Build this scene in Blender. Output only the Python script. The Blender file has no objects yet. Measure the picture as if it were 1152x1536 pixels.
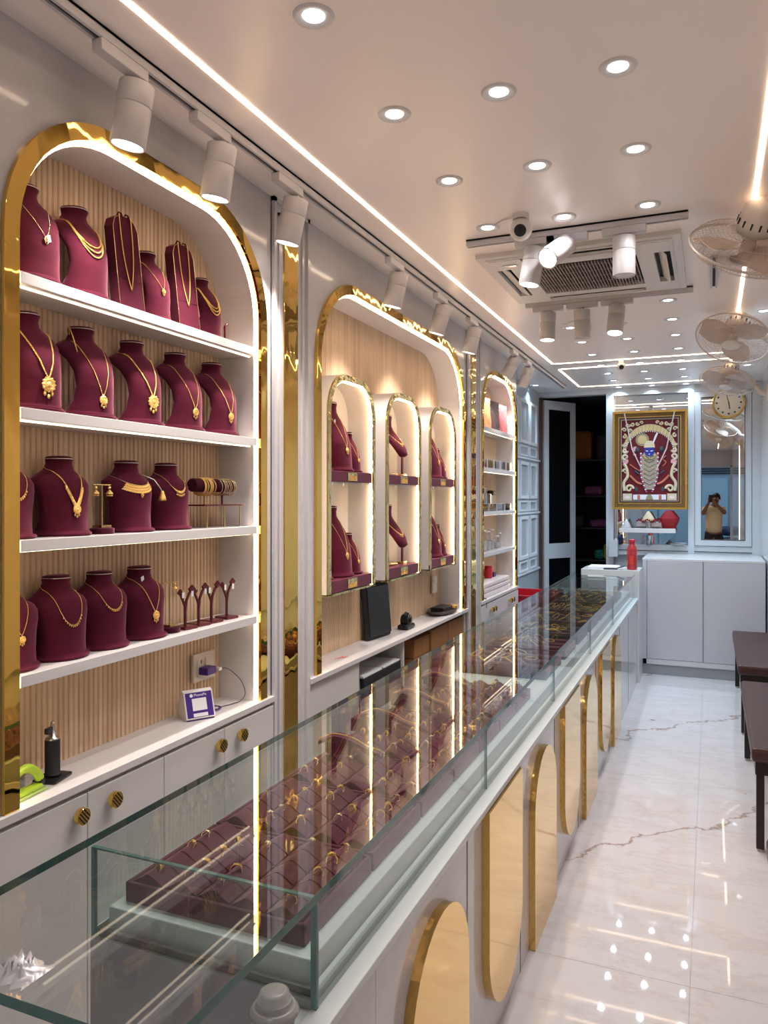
import bpy, bmesh, math, random
from mathutils import Vector, Matrix
random.seed(7)
PI = math.pi
SC = bpy.context.scene
COL = SC.collection

# ---------------------------------------------------------------- camera, world, exposure
cam_d = bpy.data.cameras.new('camera'); cam = bpy.data.objects.new('camera', cam_d); COL.objects.link(cam)
cam_d.sensor_fit = 'VERTICAL'; cam_d.sensor_height = 36.0; cam_d.lens = 1150.0/1536.0*36.0
cam_d.shift_y = (748-768)/1536.0
cam_d.clip_start = 0.01; cam_d.clip_end = 60
cam.location = (0, 0, 1.68); cam.rotation_euler = (PI/2, 0, math.atan(490/1150.0))
SC.camera = cam
W = bpy.data.worlds.new('world'); SC.world = W; W.use_nodes = True
bg = W.node_tree.nodes['Background']
bg.inputs['Color'].default_value = (0.55, 0.75, 1.0, 1); bg.inputs['Strength'].default_value = 0.42
vs = SC.view_settings
vs.view_transform = 'Standard'; vs.look = 'None'; vs.gamma = 1.0; vs.use_curve_mapping = False
vs.exposure = 1.55
cy = SC.cycles
cy.max_bounces = 12; cy.diffuse_bounces = 4; cy.glossy_bounces = 5; cy.transmission_bounces = 8
cy.transparent_max_bounces = 16; cy.sample_clamp_indirect = 6.0; cy.caustics_reflective = False
cy.caustics_refractive = False; cy.use_denoising = True
STRIP = 4.0       # LED strips, watts of emission strength
DOWN_W = 4.8      # each downlight
TRACK_W = 15.0    # each track spot head
WARM = (1.0, 0.70, 0.44); NEUT = (1.0, 0.88, 0.80); COOL = (0.58, 0.80, 1.0)

CEIL = 2.87; WX = -1.592; NX = -1.75; BY = 8.6; RX = 0.47; FY = -3.3

# ---------------------------------------------------------------- materials
MATS = {}
def principled(name):
    m = bpy.data.materials.new(name); m.use_nodes = True
    return m, m.node_tree, m.node_tree.nodes['Principled BSDF']
def mat(name, col=(.5,.5,.5), rough=0.5, metal=0.0, spec=0.5, coat=0.0, sheen=0.0, noise=0.0, nscale=20.0, bump=0.0, bscale=60.0,
        emit=None, es=0.0, trans=0.0, ior=1.45, sheencol=None, stretch=None):
    if name in MATS: return MATS[name]
    m, nt, p = principled(name)
    p.inputs['Base Color'].default_value = (*col, 1); p.inputs['Roughness'].default_value = rough
    p.inputs['Metallic'].default_value = metal; p.inputs['Specular IOR Level'].default_value = spec
    p.inputs['Coat Weight'].default_value = coat; p.inputs['Coat Roughness'].default_value = 0.04
    p.inputs['Sheen Weight'].default_value = sheen; p.inputs['Sheen Roughness'].default_value = 0.4
    if sheencol: p.inputs['Sheen Tint'].default_value = (*sheencol, 1)
    p.inputs['Transmission Weight'].default_value = trans; p.inputs['IOR'].default_value = ior
    if emit:
        p.inputs['Emission Color'].default_value = (*emit, 1); p.inputs['Emission Strength'].default_value = es
    tc = None
    if noise or bump:
        tc = nt.nodes.new('ShaderNodeTexCoord'); mp = nt.nodes.new('ShaderNodeMapping')
        nt.links.new(tc.outputs['Object'], mp.inputs['Vector'])
        if stretch: mp.inputs['Scale'].default_value = stretch
    if noise:
        n = nt.nodes.new('ShaderNodeTexNoise'); n.inputs['Scale'].default_value = nscale; n.inputs['Detail'].default_value = 4
        nt.links.new(mp.outputs['Vector'], n.inputs['Vector'])
        mx = nt.nodes.new('ShaderNodeMix'); mx.data_type = 'RGBA'
        mx.inputs[6].default_value = tuple(max(0, c*(1-noise)) for c in col)+(1,)
        mx.inputs[7].default_value = tuple(min(1, c*(1+noise)) for c in col)+(1,)
        nt.links.new(n.outputs['Fac'], mx.inputs[0]); nt.links.new(mx.outputs[2], p.inputs['Base Color'])
    if bump:
        n = nt.nodes.new('ShaderNodeTexNoise'); n.inputs['Scale'].default_value = bscale; n.inputs['Detail'].default_value = 2
        nt.links.new(mp.outputs['Vector'], n.inputs['Vector'])
        b = nt.nodes.new('ShaderNodeBump'); b.inputs['Strength'].default_value = bump; b.inputs['Distance'].default_value = 0.01
        nt.links.new(n.outputs['Fac'], b.inputs['Height']); nt.links.new(b.outputs['Normal'], p.inputs['Normal'])
    MATS[name] = m
    return m
def glassmat(name, tint=(0.93, 0.97, 0.95), base=0.045, mul=1.0):
    """thin clear pane: Schlick reflection over a tinted transparent body"""
    m = bpy.data.materials.new(name); m.use_nodes = True; nt = m.node_tree
    for n in list(nt.nodes): nt.nodes.remove(n)
    out = nt.nodes.new('ShaderNodeOutputMaterial')
    tr = nt.nodes.new('ShaderNodeBsdfTransparent'); tr.inputs['Color'].default_value = (*tint, 1)
    gl = nt.nodes.new('ShaderNodeBsdfGlossy'); gl.inputs['Roughness'].default_value = 0.0
    gl.inputs['Color'].default_value = (1, 1, 1, 1)
    ge = nt.nodes.new('ShaderNodeNewGeometry')
    dot = nt.nodes.new('ShaderNodeVectorMath'); dot.operation = 'DOT_PRODUCT'
    nt.links.new(ge.outputs['Incoming'], dot.inputs[0]); nt.links.new(ge.outputs['Normal'], dot.inputs[1])
    ab = nt.nodes.new('ShaderNodeMath'); ab.operation = 'ABSOLUTE'; nt.links.new(dot.outputs['Value'], ab.inputs[0])
    om = nt.nodes.new('ShaderNodeMath'); om.operation = 'SUBTRACT'; om.inputs[0].default_value = 1; nt.links.new(ab.outputs[0], om.inputs[1])
    pw = nt.nodes.new('ShaderNodeMath'); pw.operation = 'POWER'; pw.inputs[1].default_value = 5; nt.links.new(om.outputs[0], pw.inputs[0])
    ma = nt.nodes.new('ShaderNodeMath'); ma.operation = 'MULTIPLY_ADD'; ma.inputs[1].default_value = (1-base)*mul; ma.inputs[2].default_value = base
    nt.links.new(pw.outputs[0], ma.inputs[0])
    mx = nt.nodes.new('ShaderNodeMixShader'); nt.links.new(ma.outputs[0], mx.inputs[0])
    nt.links.new(tr.outputs[0], mx.inputs[1]); nt.links.new(gl.outputs[0], mx.inputs[2])
    nt.links.new(mx.outputs[0], out.inputs['Surface'])
    MATS[name] = m
    return m
def marble(name, base, vein, rough, slab=True):
    m, nt, p = principled(name); L = nt.links.new; N = nt.nodes.new
    tc = N('ShaderNodeTexCoord'); sep = N('ShaderNodeSeparateXYZ')
    geo = N('ShaderNodeNewGeometry'); L(geo.outputs['Position'], sep.inputs[0])
    def M(op, a, b=None, c=None):
        n = N('ShaderNodeMath'); n.operation = op
        for i, v in enumerate((a, b, c)):
            if v is None: continue
            if isinstance(v, (int, float)): n.inputs[i].default_value = v
            else: L(v, n.inputs[i])
        return n.outputs[0]
    n1 = N('ShaderNodeTexNoise'); n1.inputs['Scale'].default_value = 2.2; n1.inputs['Detail'].default_value = 6; n1.inputs['Roughness'].default_value = 0.62
    L(geo.outputs['Position'], n1.inputs['Vector'])
    n2 = N('ShaderNodeTexNoise'); n2.inputs['Scale'].default_value = 9; n2.inputs['Detail'].default_value = 4
    L(geo.outputs['Position'], n2.inputs['Vector'])
    # veins run diagonally, one per slab length
    d = M('SUBTRACT', sep.outputs['Y'], M('MULTIPLY', sep.outputs['X'], 1.08))
    d = M('ADD', d, M('MULTIPLY', n1.outputs['Fac'], 1.0))
    f = M('FRACT', M('DIVIDE', M('SUBTRACT', d, 4.85-0.985), 1.97))
    dist = M('ABSOLUTE', M('SUBTRACT', f, 0.5))
    wid = M('MULTIPLY_ADD', n2.outputs['Fac'], 0.055, -0.014)
    v1 = M('SUBTRACT', 1.0, M('DIVIDE', dist, wid)); v1 = M('MULTIPLY', M('MAXIMUM', M('MINIMUM', v1, 1.0), 0.0), 0.75)
    # fine grain veins
    mp = N('ShaderNodeMapping'); mp.inputs['Scale'].default_value = (1.0, 2.6, 1.0); mp.inputs['Rotation'].default_value = (0, 0, 0.5)
    L(geo.outputs['Position'], mp.inputs['Vector'])
    n3 = N('ShaderNodeTexNoise'); n3.inputs['Scale'].default_value = 1.6; n3.inputs['Detail'].default_value = 7; n3.inputs['Roughness'].default_value = 0.7
    L(mp.outputs['Vector'], n3.inputs['Vector'])
    g = M('SUBTRACT', 1.0, M('MULTIPLY', M('ABSOLUTE', M('SUBTRACT', n3.outputs['Fac'], 0.5)), 26.0))
    g = M('MULTIPLY', M('MAXIMUM', g, 0.0), 0.28)
    cr = N('ShaderNodeMix'); cr.data_type = 'RGBA'
    cr.inputs[6].default_value = (*base, 1); cr.inputs[7].default_value = tuple(c*0.86 for c in base)+(1,)
    L(n1.outputs['Fac'], cr.inputs[0])
    m1 = N('ShaderNodeMix'); m1.data_type = 'RGBA'; L(cr.outputs[2], m1.inputs[6]); m1.inputs[7].default_value = (*[0.5*a+0.5*b for a, b in zip(base, vein)], 1)
    L(g, m1.inputs[0])
    m2 = N('ShaderNodeMix'); m2.data_type = 'RGBA'; L(m1.outputs[2], m2.inputs[6]); m2.inputs[7].default_value = (*vein, 1)
    L(v1 if slab else g, m2.inputs[0])
    L(m2.outputs[2], p.inputs['Base Color']); p.inputs['Roughness'].default_value = rough
    p.inputs['Specular IOR Level'].default_value = 0.45
    MATS[name] = m
    return m
def woodmat(name, c1, c2, rough=0.5, axis='z', scale=30):
    m, nt, p = principled(name); L = nt.links.new; N = nt.nodes.new
    geo = N('ShaderNodeNewGeometry'); mp = N('ShaderNodeMapping')
    mp.inputs['Scale'].default_value = {'z': (1, 1, 0.05), 'y': (1, 0.05, 1), 'x': (0.05, 1, 1)}[axis]
    L(geo.outputs['Position'], mp.inputs['Vector'])
    n = N('ShaderNodeTexNoise'); n.inputs['Scale'].default_value = scale; n.inputs['Detail'].default_value = 6; n.inputs['Roughness'].default_value = .65
    L(mp.outputs['Vector'], n.inputs['Vector'])
    r = N('ShaderNodeValToRGB'); r.color_ramp.elements[0].position = .3; r.color_ramp.elements[0].color = (*c1, 1)
    r.color_ramp.elements[1].position = .72; r.color_ramp.elements[1].color = (*c2, 1)
    L(n.outputs['Fac'], r.inputs[0]); L(r.outputs[0], p.inputs['Base Color']); p.inputs['Roughness'].default_value = rough
    MATS[name] = m
    return m
def goldmirror(name, col, rough, wave, scale, stretch=(1, 1, 1)):
    return mat(name, col, rough=rough, metal=1.0, bump=wave, bscale=scale, stretch=stretch)

WALLM = marble('white_laminate', (0.70, 0.675, 0.68), (0.58, 0.555, 0.56), 0.10, slab=False)
PANELM = mat('white_board', (0.66, 0.64, 0.63), 0.22, noise=.03, nscale=3)
SHELFM = mat('shelf_board', (0.64, 0.62, 0.62), 0.18, noise=.02, nscale=3)
NICHEM = mat('niche_liner_white', (0.72, 0.69, 0.68), 0.45, noise=.02, nscale=5)
CEILM = mat('ceiling_satin', (0.95, 0.87, 0.82), 0.30, noise=.02, nscale=2)
FLOORM = marble('floor_marble', (0.74, 0.70, 0.70), (0.27, 0.14, 0.075), 0.03)
WOODM = woodmat('fluted_wood', (0.60, 0.41, 0.255), (0.79, 0.60, 0.42), 0.5, 'z', 26)
GOLDM = goldmirror('gold_mirror', (0.86, 0.55, 0.13), 0.03, 0.55, 6.0, (1, 1, .55))
GOLDP = goldmirror('gold_panel', (0.92, 0.59, 0.17), 0.08, 0.08, 4.0)
GOLDE = goldmirror('gold_edge', (0.75, 0.50, 0.16), 0.10, 0.2, 20.0)
GOLDPALE = goldmirror('pale_gold_trim', (0.80, 0.66, 0.30), 0.06, 0.8, 22.0)
JEWEL = mat('jewel_gold', (1.0, 0.66, 0.22), 0.36, 1.0, bump=.5, bscale=400)
JEWELP = mat('jewel_pale', (0.95, 0.78, 0.50), 0.25, 1.0, bump=.4, bscale=300)
BRASS = mat('brass', (0.80, 0.58, 0.28), 0.2, 1.0)
VELVET = mat('maroon_velvet', (0.075, 0.008, 0.021), 0.85, spec=.1, sheen=.42, sheencol=(1.0, 0.40, 0.55), noise=.25, nscale=14)
VELVETD = mat('dark_maroon_velvet', (0.045, 0.005, 0.013), 0.85, spec=.15, sheen=.5, sheencol=(1.0, 0.45, 0.55), noise=.2, nscale=20)
VELTRAY = mat('maroon_tray_velvet', (0.085, 0.022, 0.038), 0.8, spec=.2, sheen=.5, sheencol=(1.0, 0.55, 0.65), noise=.2, nscale=20)
LACQ = mat('maroon_lacquer', (0.10, 0.012, 0.02), 0.25)
SILVER = mat('silver_piping', (0.8, 0.75, 0.7), 0.3, 1.0)
CHROME = mat('chrome', (0.8, 0.8, 0.82), 0.12, 1.0)
TAGM = mat('paper_tag', (0.82, 0.82, 0.84), 0.5)
INKM = mat('ink', (0.03, 0.03, 0.04), 0.5)
LEDM = mat('led_warm', (1, 1, 1), emit=(1.0, 0.70, 0.40), es=STRIP*1.45)
LEDC = mat('led_ceiling', (1, 1, 1), emit=(1.0, 0.74, 0.52), es=STRIP*0.8)
LAMPC = mat('lamp_cool', (1, 1, 1), emit=(0.80, 0.92, 1.0), es=2.2)
LAMPN = mat('lamp_neutral', (1, 1, 1), emit=(0.92, 0.95, 1.0), es=2.2)
FIXW = mat('white_fixture', (0.58, 0.56, 0.57), 0.4, noise=.02)
PLASW = mat('white_plastic', (0.70, 0.68, 0.66), 0.35)
PLASC = mat('cream_plastic', (0.66, 0.60, 0.54), 0.4)
BLACKP = mat('black_plastic', (0.012, 0.012, 0.014), 0.35)
BLACKM = mat('black_matte', (0.010, 0.010, 0.012), 0.7)
GREENG = mat('glass_edge_green', (0.075, 0.19, 0.175), 0.08, coat=.4, trans=.3)
GREENL = mat('glass_joint_green', (0.22, 0.38, 0.36), 0.1, coat=.3, trans=.4)
GLASS = glassmat('counter_glass', (0.95, 0.98, 0.97), 0.045, 0.85)
GLASSV = glassmat('case_glass', (0.93, 0.97, 0.96), 0.05, 0.8)
CLEAR = glassmat('clear_acrylic', (0.90, 0.90, 0.91), 0.12, 1.0)
MIRROR = mat('mirror_silver', (0.86, 0.88, 0.88), 0.0, 1.0)
GREYIN = mat('case_grey', (0.33, 0.34, 0.35), 0.35)
CASEW = mat('case_white', (0.62, 0.66, 0.67), 0.3)
LEATH = mat('brown_leather', (0.055, 0.020, 0.016), 0.36, noise=.15, nscale=9, bump=.25, bscale=160)
DARKW = mat('dark_wood', (0.018, 0.010, 0.008), 0.3)
BLUEW = mat('blue_white_panel', (0.60, 0.64, 0.68), 0.3)
PINKCAB = mat('cabinet_laminate', (0.57, 0.56, 0.585), 0.14, noise=.03, nscale=2)

# ---------------------------------------------------------------- mesh builder
WL = {}
class MB:
    def __init__(s): s.v = []; s.f = []; s.mi = []; s.sm = []; s.M = None
    def add(s, vs_, fs, mi=0, sm=False, M=None):
        o = len(s.v)
        for p in vs_:
            p = Vector(p)
            if M is not None: p = M @ p
            if s.M is not None: p = s.M @ p
            s.v.append(tuple(p))
        for f in fs:
            s.f.append([i+o for i in f]); s.mi.append(mi); s.sm.append(sm)
        return s
    def box(s, x0, x1, y0, y1, z0, z1, mi=0, M=None):
        v = [(x0,y0,z0),(x1,y0,z0),(x1,y1,z0),(x0,y1,z0),(x0,y0,z1),(x1,y0,z1),(x1,y1,z1),(x0,y1,z1)]
        return s.add(v, [(0,3,2,1),(4,5,6,7),(0,1,5,4),(1,2,6,5),(2,3,7,6),(3,0,4,7)], mi, False, M)
    def rbox(s, x0, x1, y0, y1, z0, z1, r=.003, mi=0, M=None):
        """box with chamfered edges"""
        bm = bmesh.new(); bmesh.ops.create_cube(bm, size=1)
        for v in bm.verts: v.co = Vector(((x0+x1)/2+v.co.x*(x1-x0), (y0+y1)/2+v.co.y*(y1-y0), (z0+z1)/2+v.co.z*(z1-z0)))
        r = min(r, .45*min(abs(x1-x0), abs(y1-y0), abs(z1-z0)))
        bmesh.ops.bevel(bm, geom=list(bm.edges), offset=r, segments=2, affect='EDGES', profile=.5)
        bm.verts.index_update()
        s.add([v.co[:] for v in bm.verts], [[v.index for v in f.verts] for f in bm.faces], mi, False, M); bm.free(); return s
    def tube(s, pts, r, n=6, closed=False, mi=0, M=None, cap=True):
        pts = [Vector(p) for p in pts]; N_ = len(pts); vs_ = []; fs = []
        rr = r if isinstance(r, (list, tuple)) else [r]*N_
        up = None
        for i in range(N_):
            a = pts[(i-1) % N_] if (closed or i > 0) else pts[i]; b = pts[(i+1) % N_] if (closed or i < N_-1) else pts[i]
            t = (b-a)
            if t.length < 1e-9: t = Vector((0,0,1))
            t.normalize()
            if up is None:
                up = Vector((0,0,1)) if abs(t.z) < .9 else Vector((1,0,0))
            u = t.cross(up)
            if u.length < 1e-6: u = t.cross(Vector((0,1,.1)))
            u.normalize(); w = u.cross(t).normalized(); up = w
            for k in range(n):
                an = 2*PI*k/n
                vs_.append(pts[i] + u*math.cos(an)*rr[i] + w*math.sin(an)*rr[i])
        L_ = N_ if closed else N_-1
        for i in range(L_):
            for k in range(n):
                fs.append((i*n+k, i*n+(k+1) % n, ((i+1) % N_)*n+(k+1) % n, ((i+1) % N_)*n+k))
        s.add(vs_, fs, mi, n > 4, M)
        if cap and not closed:
            s.add(vs_[:n], [tuple(range(n))], mi, False, M); s.add(vs_[-n:], [tuple(range(n))[::-1]], mi, False, M)
        return s
    def lathe(s, prof, n=24, c=(0,0,0), mi=0, M=None, sx=1, sy=1, smooth=True):
        """profile [(r,z)] about z; a None entry breaks smoothing"""
        segs = [[]]
        for p in prof:
            if p is None: segs.append([segs[-1][-1]])
            else: segs[-1].append(p)
        for sg in segs:
            vs_ = []; fs = []
            for r, z in sg:
                for k in range(n):
                    a = 2*PI*k/n; vs_.append((c[0]+r*sx*math.cos(a), c[1]+r*sy*math.sin(a), c[2]+z))
            for i in range(len(sg)-1):
                for k in range(n):
                    fs.append((i*n+k, i*n+(k+1) % n, (i+1)*n+(k+1) % n, (i+1)*n+k))
            s.add(vs_, fs, mi, smooth, M)
        return s
    def cyl(s, c, r, z0, z1, n=20, mi=0, M=None, r2=None):
        r2 = r if r2 is None else r2
        return s.lathe([(0.0001, z0), (r, z0), None, (r2, z1), None, (0.0001, z1)], n, c, mi, M)
    def ball(s, c, r, n=10, m=6, mi=0, M=None, sx=1, sy=1, sz=1):
        return s.lathe([(max(.00001, r*math.sin(PI*i/m)), -r*sz*math.cos(PI*i/m)) for i in range(m+1)], n, c, mi, M, sx, sy)
    def prism(s, poly, ax, a0, a1, mi=0, M=None, capmi=None):
        n = len(poly)
        def P(p, a): return {'x': (a, p[0], p[1]), 'y': (p[0], a, p[1]), 'z': (p[0], p[1], a)}[ax]
        v0 = [P(p, a0) for p in poly]; v1 = [P(p, a1) for p in poly]
        s.add(v0+v1, [(i, (i+1) % n, n+(i+1) % n, n+i) for i in range(n)], mi, False, M)
        cm = mi if capmi is None else capmi
        s.add(v0, [tuple(range(n))[::-1]], cm, False, M); s.add(v1, [tuple(range(n))], cm, False, M)
        return s
    def band(s, outer, inner, x0, x1, mi=0):
        """solid band between two open (y,z) paths, from x0 (back) to x1 (front)"""
        n = len(outer); vs_ = []; fs = []
        for a, b in zip(outer, inner):
            vs_ += [(x0, *a), (x1, *a), (x1, *b), (x0, *b)]
        for i in range(n-1):
            for k in range(4):
                fs.append((i*4+k, i*4+(k+1) % 4, (i+1)*4+(k+1) % 4, (i+1)*4+k))
        fs += [(0,1,2,3), ((n-1)*4+3, (n-1)*4+2, (n-1)*4+1, (n-1)*4)]
        return s.add(vs_, fs, mi, False)
    def mesh(s, name, mats, off=(0,0,0)):
        me = bpy.data.meshes.new(name)
        o = Vector(off)
        me.from_pydata([tuple(Vector(p)-o) for p in s.v], [], s.f)
        if not isinstance(mats, (list, tuple)): mats = [mats]
        for m in mats: me.materials.append(m)
        me.polygons.foreach_set('material_index', s.mi); me.polygons.foreach_set('use_smooth', s.sm)
        bm = bmesh.new(); bm.from_mesh(me); bmesh.ops.recalc_face_normals(bm, faces=bm.faces); bm.to_mesh(me); bm.free()
        me.update(); return me
    def build(s, name, mats, parent=None, label=None, stuff=False, local=False):
        off = (0,0,0) if (local or parent is None) else WL.get(parent.name, (0,0,0))
        me = s.mesh(name, mats, off); o = bpy.data.objects.new(name, me); COL.objects.link(o)
        if parent is not None:
            o.parent = parent; WL[o.name] = WL.get(parent.name, (0,0,0))
        if label: o['label'] = label
        if stuff: o['kind'] = 'stuff'
        return o
def thing(name, label, cat, loc=(0,0,0), rot=(0,0,0), group=None):
    o = bpy.data.objects.new(name, None); o.empty_display_size = .05; COL.objects.link(o)
    o.location = loc; o.rotation_euler = rot; o['label'] = label; o['category'] = cat
    if group: o['group'] = group
    WL[o.name] = tuple(loc)
    return o
def single(mb, name, mats, label, cat, group=None, origin=None, bevel=0):
    """a thing of one mesh; its origin at its base centre"""
    if origin is None:
        xs = [p[0] for p in mb.v]; ys = [p[1] for p in mb.v]; zs = [p[2] for p in mb.v]
        origin = ((min(xs)+max(xs))/2, (min(ys)+max(ys))/2, min(zs))
    me = mb.mesh(name, mats, origin); o = bpy.data.objects.new(name, me); COL.objects.link(o); o.location = origin
    o['label'] = label; o['category'] = cat
    if group: o['group'] = group
    WL[o.name] = tuple(origin)
    return o
def struct(mb, name, mats):
    o = mb.build(name, mats); o['kind'] = 'structure'; return o
def copy_tree(o, parent=None):
    c = o.copy(); COL.objects.link(c)
    if parent is not None: c.parent = parent
    for ch in list(o.children): copy_tree(ch, c)
    return c
def relabel(o, label, loc=None, rot=None, group=None):
    o['label'] = label
    if loc is not None: o.location = loc
    if rot is not None: o.rotation_euler = rot
    if group: o['group'] = group
    return o
def placecopy(proto, used, label, loc, rot=(0,0,0), group=None):
    o = proto if not used[0] else copy_tree(proto)
    used[0] = True
    return relabel(o, label, loc, rot, group)
def text(body, size, loc, rot, m, parent, name='lettering', ext=.0003):
    c = bpy.data.curves.new(name, 'FONT'); c.body = body; c.size = size; c.extrude = ext; c.align_x = 'CENTER'; c.align_y = 'CENTER'
    tmp = bpy.data.objects.new('tmp_text', c); COL.objects.link(tmp); bpy.context.view_layer.update()
    me = bpy.data.meshes.new_from_object(tmp.evaluated_get(bpy.context.evaluated_depsgraph_get())); bpy.data.objects.remove(tmp)
    me.materials.clear(); me.materials.append(m); o = bpy.data.objects.new(name, me); COL.objects.link(o)
    o.parent = parent; o.location = loc; o.rotation_euler = rot
    return o
def arch(y0, y1, z0, z1, r, n=14, d=0.0):
    """(y,z) path up, over and down; d insets it"""
    y0 += d; y1 -= d; z1 -= d; r -= d; p = [(y0, z0)]
    for k in range(n+1):
        a = PI - PI/2*k/n; p.append((y0+r+r*math.cos(a), z1-r+r*math.sin(a)))
    for k in range(n+1):
        a = PI/2 - PI/2*k/n; p.append((y1-r+r*math.cos(a), z1-r+r*math.sin(a)))
    p.append((y1, z0)); return p
def spotlight(name, loc, target, w, col, ang, parent=None, size=.03, blend=.6):
    l = bpy.data.lights.new(name, 'SPOT'); l.energy = w; l.color = col; l.spot_size = ang; l.spot_blend = blend; l.shadow_soft_size = size
    o = bpy.data.objects.new(name, l); COL.objects.link(o)
    d = Vector(target)-Vector(loc); o.rotation_euler = d.to_track_quat('-Z', 'Y').to_euler()
    o.location = Vector(loc)-Vector(WL.get(parent.name, (0,0,0))) if parent else loc
    if parent: o.parent = parent
    return o

# ================================================================ THE SETTING
fl = struct(MB().box(-2.1, .6, FY-.2, BY+2.6, -.08, -.004), 'floor', [mat('tile_joint', (.52,.48,.46), .5)])
xs = [-2.465, -1.265, -.065, 1.135]; ys = [-3.25, -1.22, .81, 2.84, 4.87, 6.90, 8.6]
g = .0008
for i in range(3):
    for j in range(len(ys)-1):
        x0, x1 = max(xs[i], -2.09), min(xs[i+1], .59)
        MB().box(x0+g, x1-g, ys[j]+g, ys[j+1]-g, -.004, 0).build('tile', FLOORM, fl)
struct(MB().box(-2.1, .6, FY-.1, BY+.12, CEIL, CEIL+.1), 'ceiling', [CEILM])
struct(MB().box(RX, RX+.12, FY, BY+.12, 0, CEIL), 'wall_right', [WALLM])
# left wall: backing, face with three arched openings, piers
BAYS = [  # y0, y1, top, radius, wall from, wall to
    (1.352, 2.552, 2.73, .38, 1.10, 2.60),
    (2.958, 5.168, 2.705, .42, 2.89, 5.22),
    (5.592, 6.728, 2.700, .40, 5.535, 6.76)]
struct(MB().box(-2.0, -1.86, FY, BY+.12, 0, CEIL), 'wall_left', [WALLM])
wf = MB()
def wallstrip(mb, y0, y1, z0, z1, x0=-1.86, x1=WX): mb.box(x0, x1, y0, y1, z0, z1)
wallstrip(wf, FY, 1.10, 0, CEIL)
for (a, b, zt, r, wa, wb) in BAYS:
    wallstrip(wf, wa, a, .885, CEIL); wallstrip(wf, b, wb, .885, CEIL)
    p = arch(a, b, .885, zt, r)
    for i in range(1, len(p)-2):
        (ya, za), (yb, zb) = p[i], p[i+1]
        if yb-ya < 1e-6: continue
        wf.add([(WX,ya,za),(WX,yb,zb),(WX,yb,CEIL),(WX,ya,CEIL),(-1.86,ya,za),(-1.86,yb,zb),(-1.86,yb,CEIL),(-1.86,ya,CEIL)],
               [(0,1,2,3),(4,7,6,5),(0,4,5,1)])
o = struct(wf, 'trim_1', [WALLM])
# piers with a recessed gold mirror strip and stepped mouldings
PIERS = [(2.60, 2.89), (5.22, 5.535), (.80, 1.10)]
for i, (a, b) in enumerate(PIERS):
    mb = MB(); mb.box(-1.86, WX+.004, a, b, 0, CEIL)
    for (ia, w) in ((0, .018), (.045, .012)):
        ya, yb, zb = a+ia, b-ia, CEIL-(.0 if ia == 0 else .05)
        mb.box(WX, WX+.018-ia*.12, ya, ya+w, 0.02, zb); mb.box(WX, WX+.018-ia*.12, yb-w, yb, .02, zb)
        mb.box(WX, WX+.018-ia*.12, ya, yb, zb-w, zb)
    m0 = struct(mb, 'trim_%d' % (i+2), [WALLM])
    c_ = (a+b)/2
    MB().rbox(WX+.003, WX+.010, c_-.055, c_+.055, .25, 2.78, .002).build('gold_inlay', GOLDM, m0)
# recessed lattice wall beyond the cabinets
lw = MB(); lw.box(-1.86, -1.77, 6.76, BY, 0, CEIL); lw.box(-1.86, WX, 6.745, 6.76, 0, CEIL)
LATP = mat('lattice_panel', (.44, .48, .52), .3); LATM = mat('lattice_moulding', (.80, .84, .88), .3)
lat = struct(lw, 'trim_5', [LATP])
def frame_strip(mb, y0, y1, z0, z1, w, x0, x1):
    mb.box(x0, x1, y0, y0+w, z0, z1); mb.box(x0, x1, y1-w, y1, z0, z1)
    mb.box(x0, x1, y0+w, y1-w, z0, z0+w); mb.box(x0, x1, y0+w, y1-w, z1-w, z1)
for (z0, z1) in ((.93, 1.50), (1.55, 2.06), (2.12, 2.70)):
    for (a, b) in ((7.62, 7.99), (8.08, 8.42), (7.14, 7.52), (6.80, 7.06)):
        mb = MB(); frame_strip(mb, a, b, z0+.13, z1, .032, -1.77, -1.752); mb.build('panel_frame', LATM, lat)
        mb = MB(); frame_strip(mb, a, b, z0, z0+.11, .018, -1.77, -1.757); mb.build('panel_frame', LATM, lat)
    MB().box(-1.77, -1.755, 6.76, BY, z0-.03, z0-.012).build('rail', LATM, lat)
# ---- back wall: door opening, posts, mirrored bay and mirrored door
bw = MB()
bw.box(-1.86, -1.76, BY, BY+.12, 0, CEIL)
bw.box(-1.76, RX, BY, BY+.12, 2.815, CEIL)
bw.box(-1.04, -.965, BY-.03, BY+.12, 0, CEIL); bw.box(-.965, RX, BY+.06, BY+.12, 0, CEIL)
bw.box(-.215, -.155, BY-.03, BY+.06, 1.08, CEIL)
bw.box(-.965, -.215, BY-.02, BY+.06, 1.08, 1.19); bw.box(-.155, RX, BY-.02, BY+.06, 1.08, 1.19)
bw.box(.385, RX, BY-.03, BY+.06, 1.08, 2.815); bw.box(-.965, RX, BY-.02, BY+.06, 2.79, 2.83)
back = struct(bw, 'wall_back', [BLUEW])
MB().box(-1.775, -1.745, BY-.02, BY+.1, 0, 2.81).build('door_reveal', mat('brown_reveal', (.10,.05,.035), .5), back)
MB().box(-.965, -.215, BY+.045, BY+.058, 1.19, 2.79).build('mirror_pane', MIRROR, back)
MB().box(-.965, RX, BY-.026, BY-.02, 1.128, 1.134).build('shadow_gap', mat('gap_dark', (.05,.05,.06), .6), back)
md = MB(); frame_strip(md, 0, 0, 0, 0, 0, 0, 0); md = MB()
def xzframe(mb, x0, x1, z0, z1, w, y0, y1):
    mb.box(x0, x0+w, y0, y1, z0, z1); mb.box(x1-w, x1, y0, y1, z0, z1)
    mb.box(x0+w, x1-w, y0, y1, z0, z0+w); mb.box(x0+w, x1-w, y0, y1, z1-w, z1)
xzframe(md, -.150, .380, 1.195, 2.785, .062, BY-.035, BY+.03)
md = struct(md, 'door_2', [BLUEW])
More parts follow.
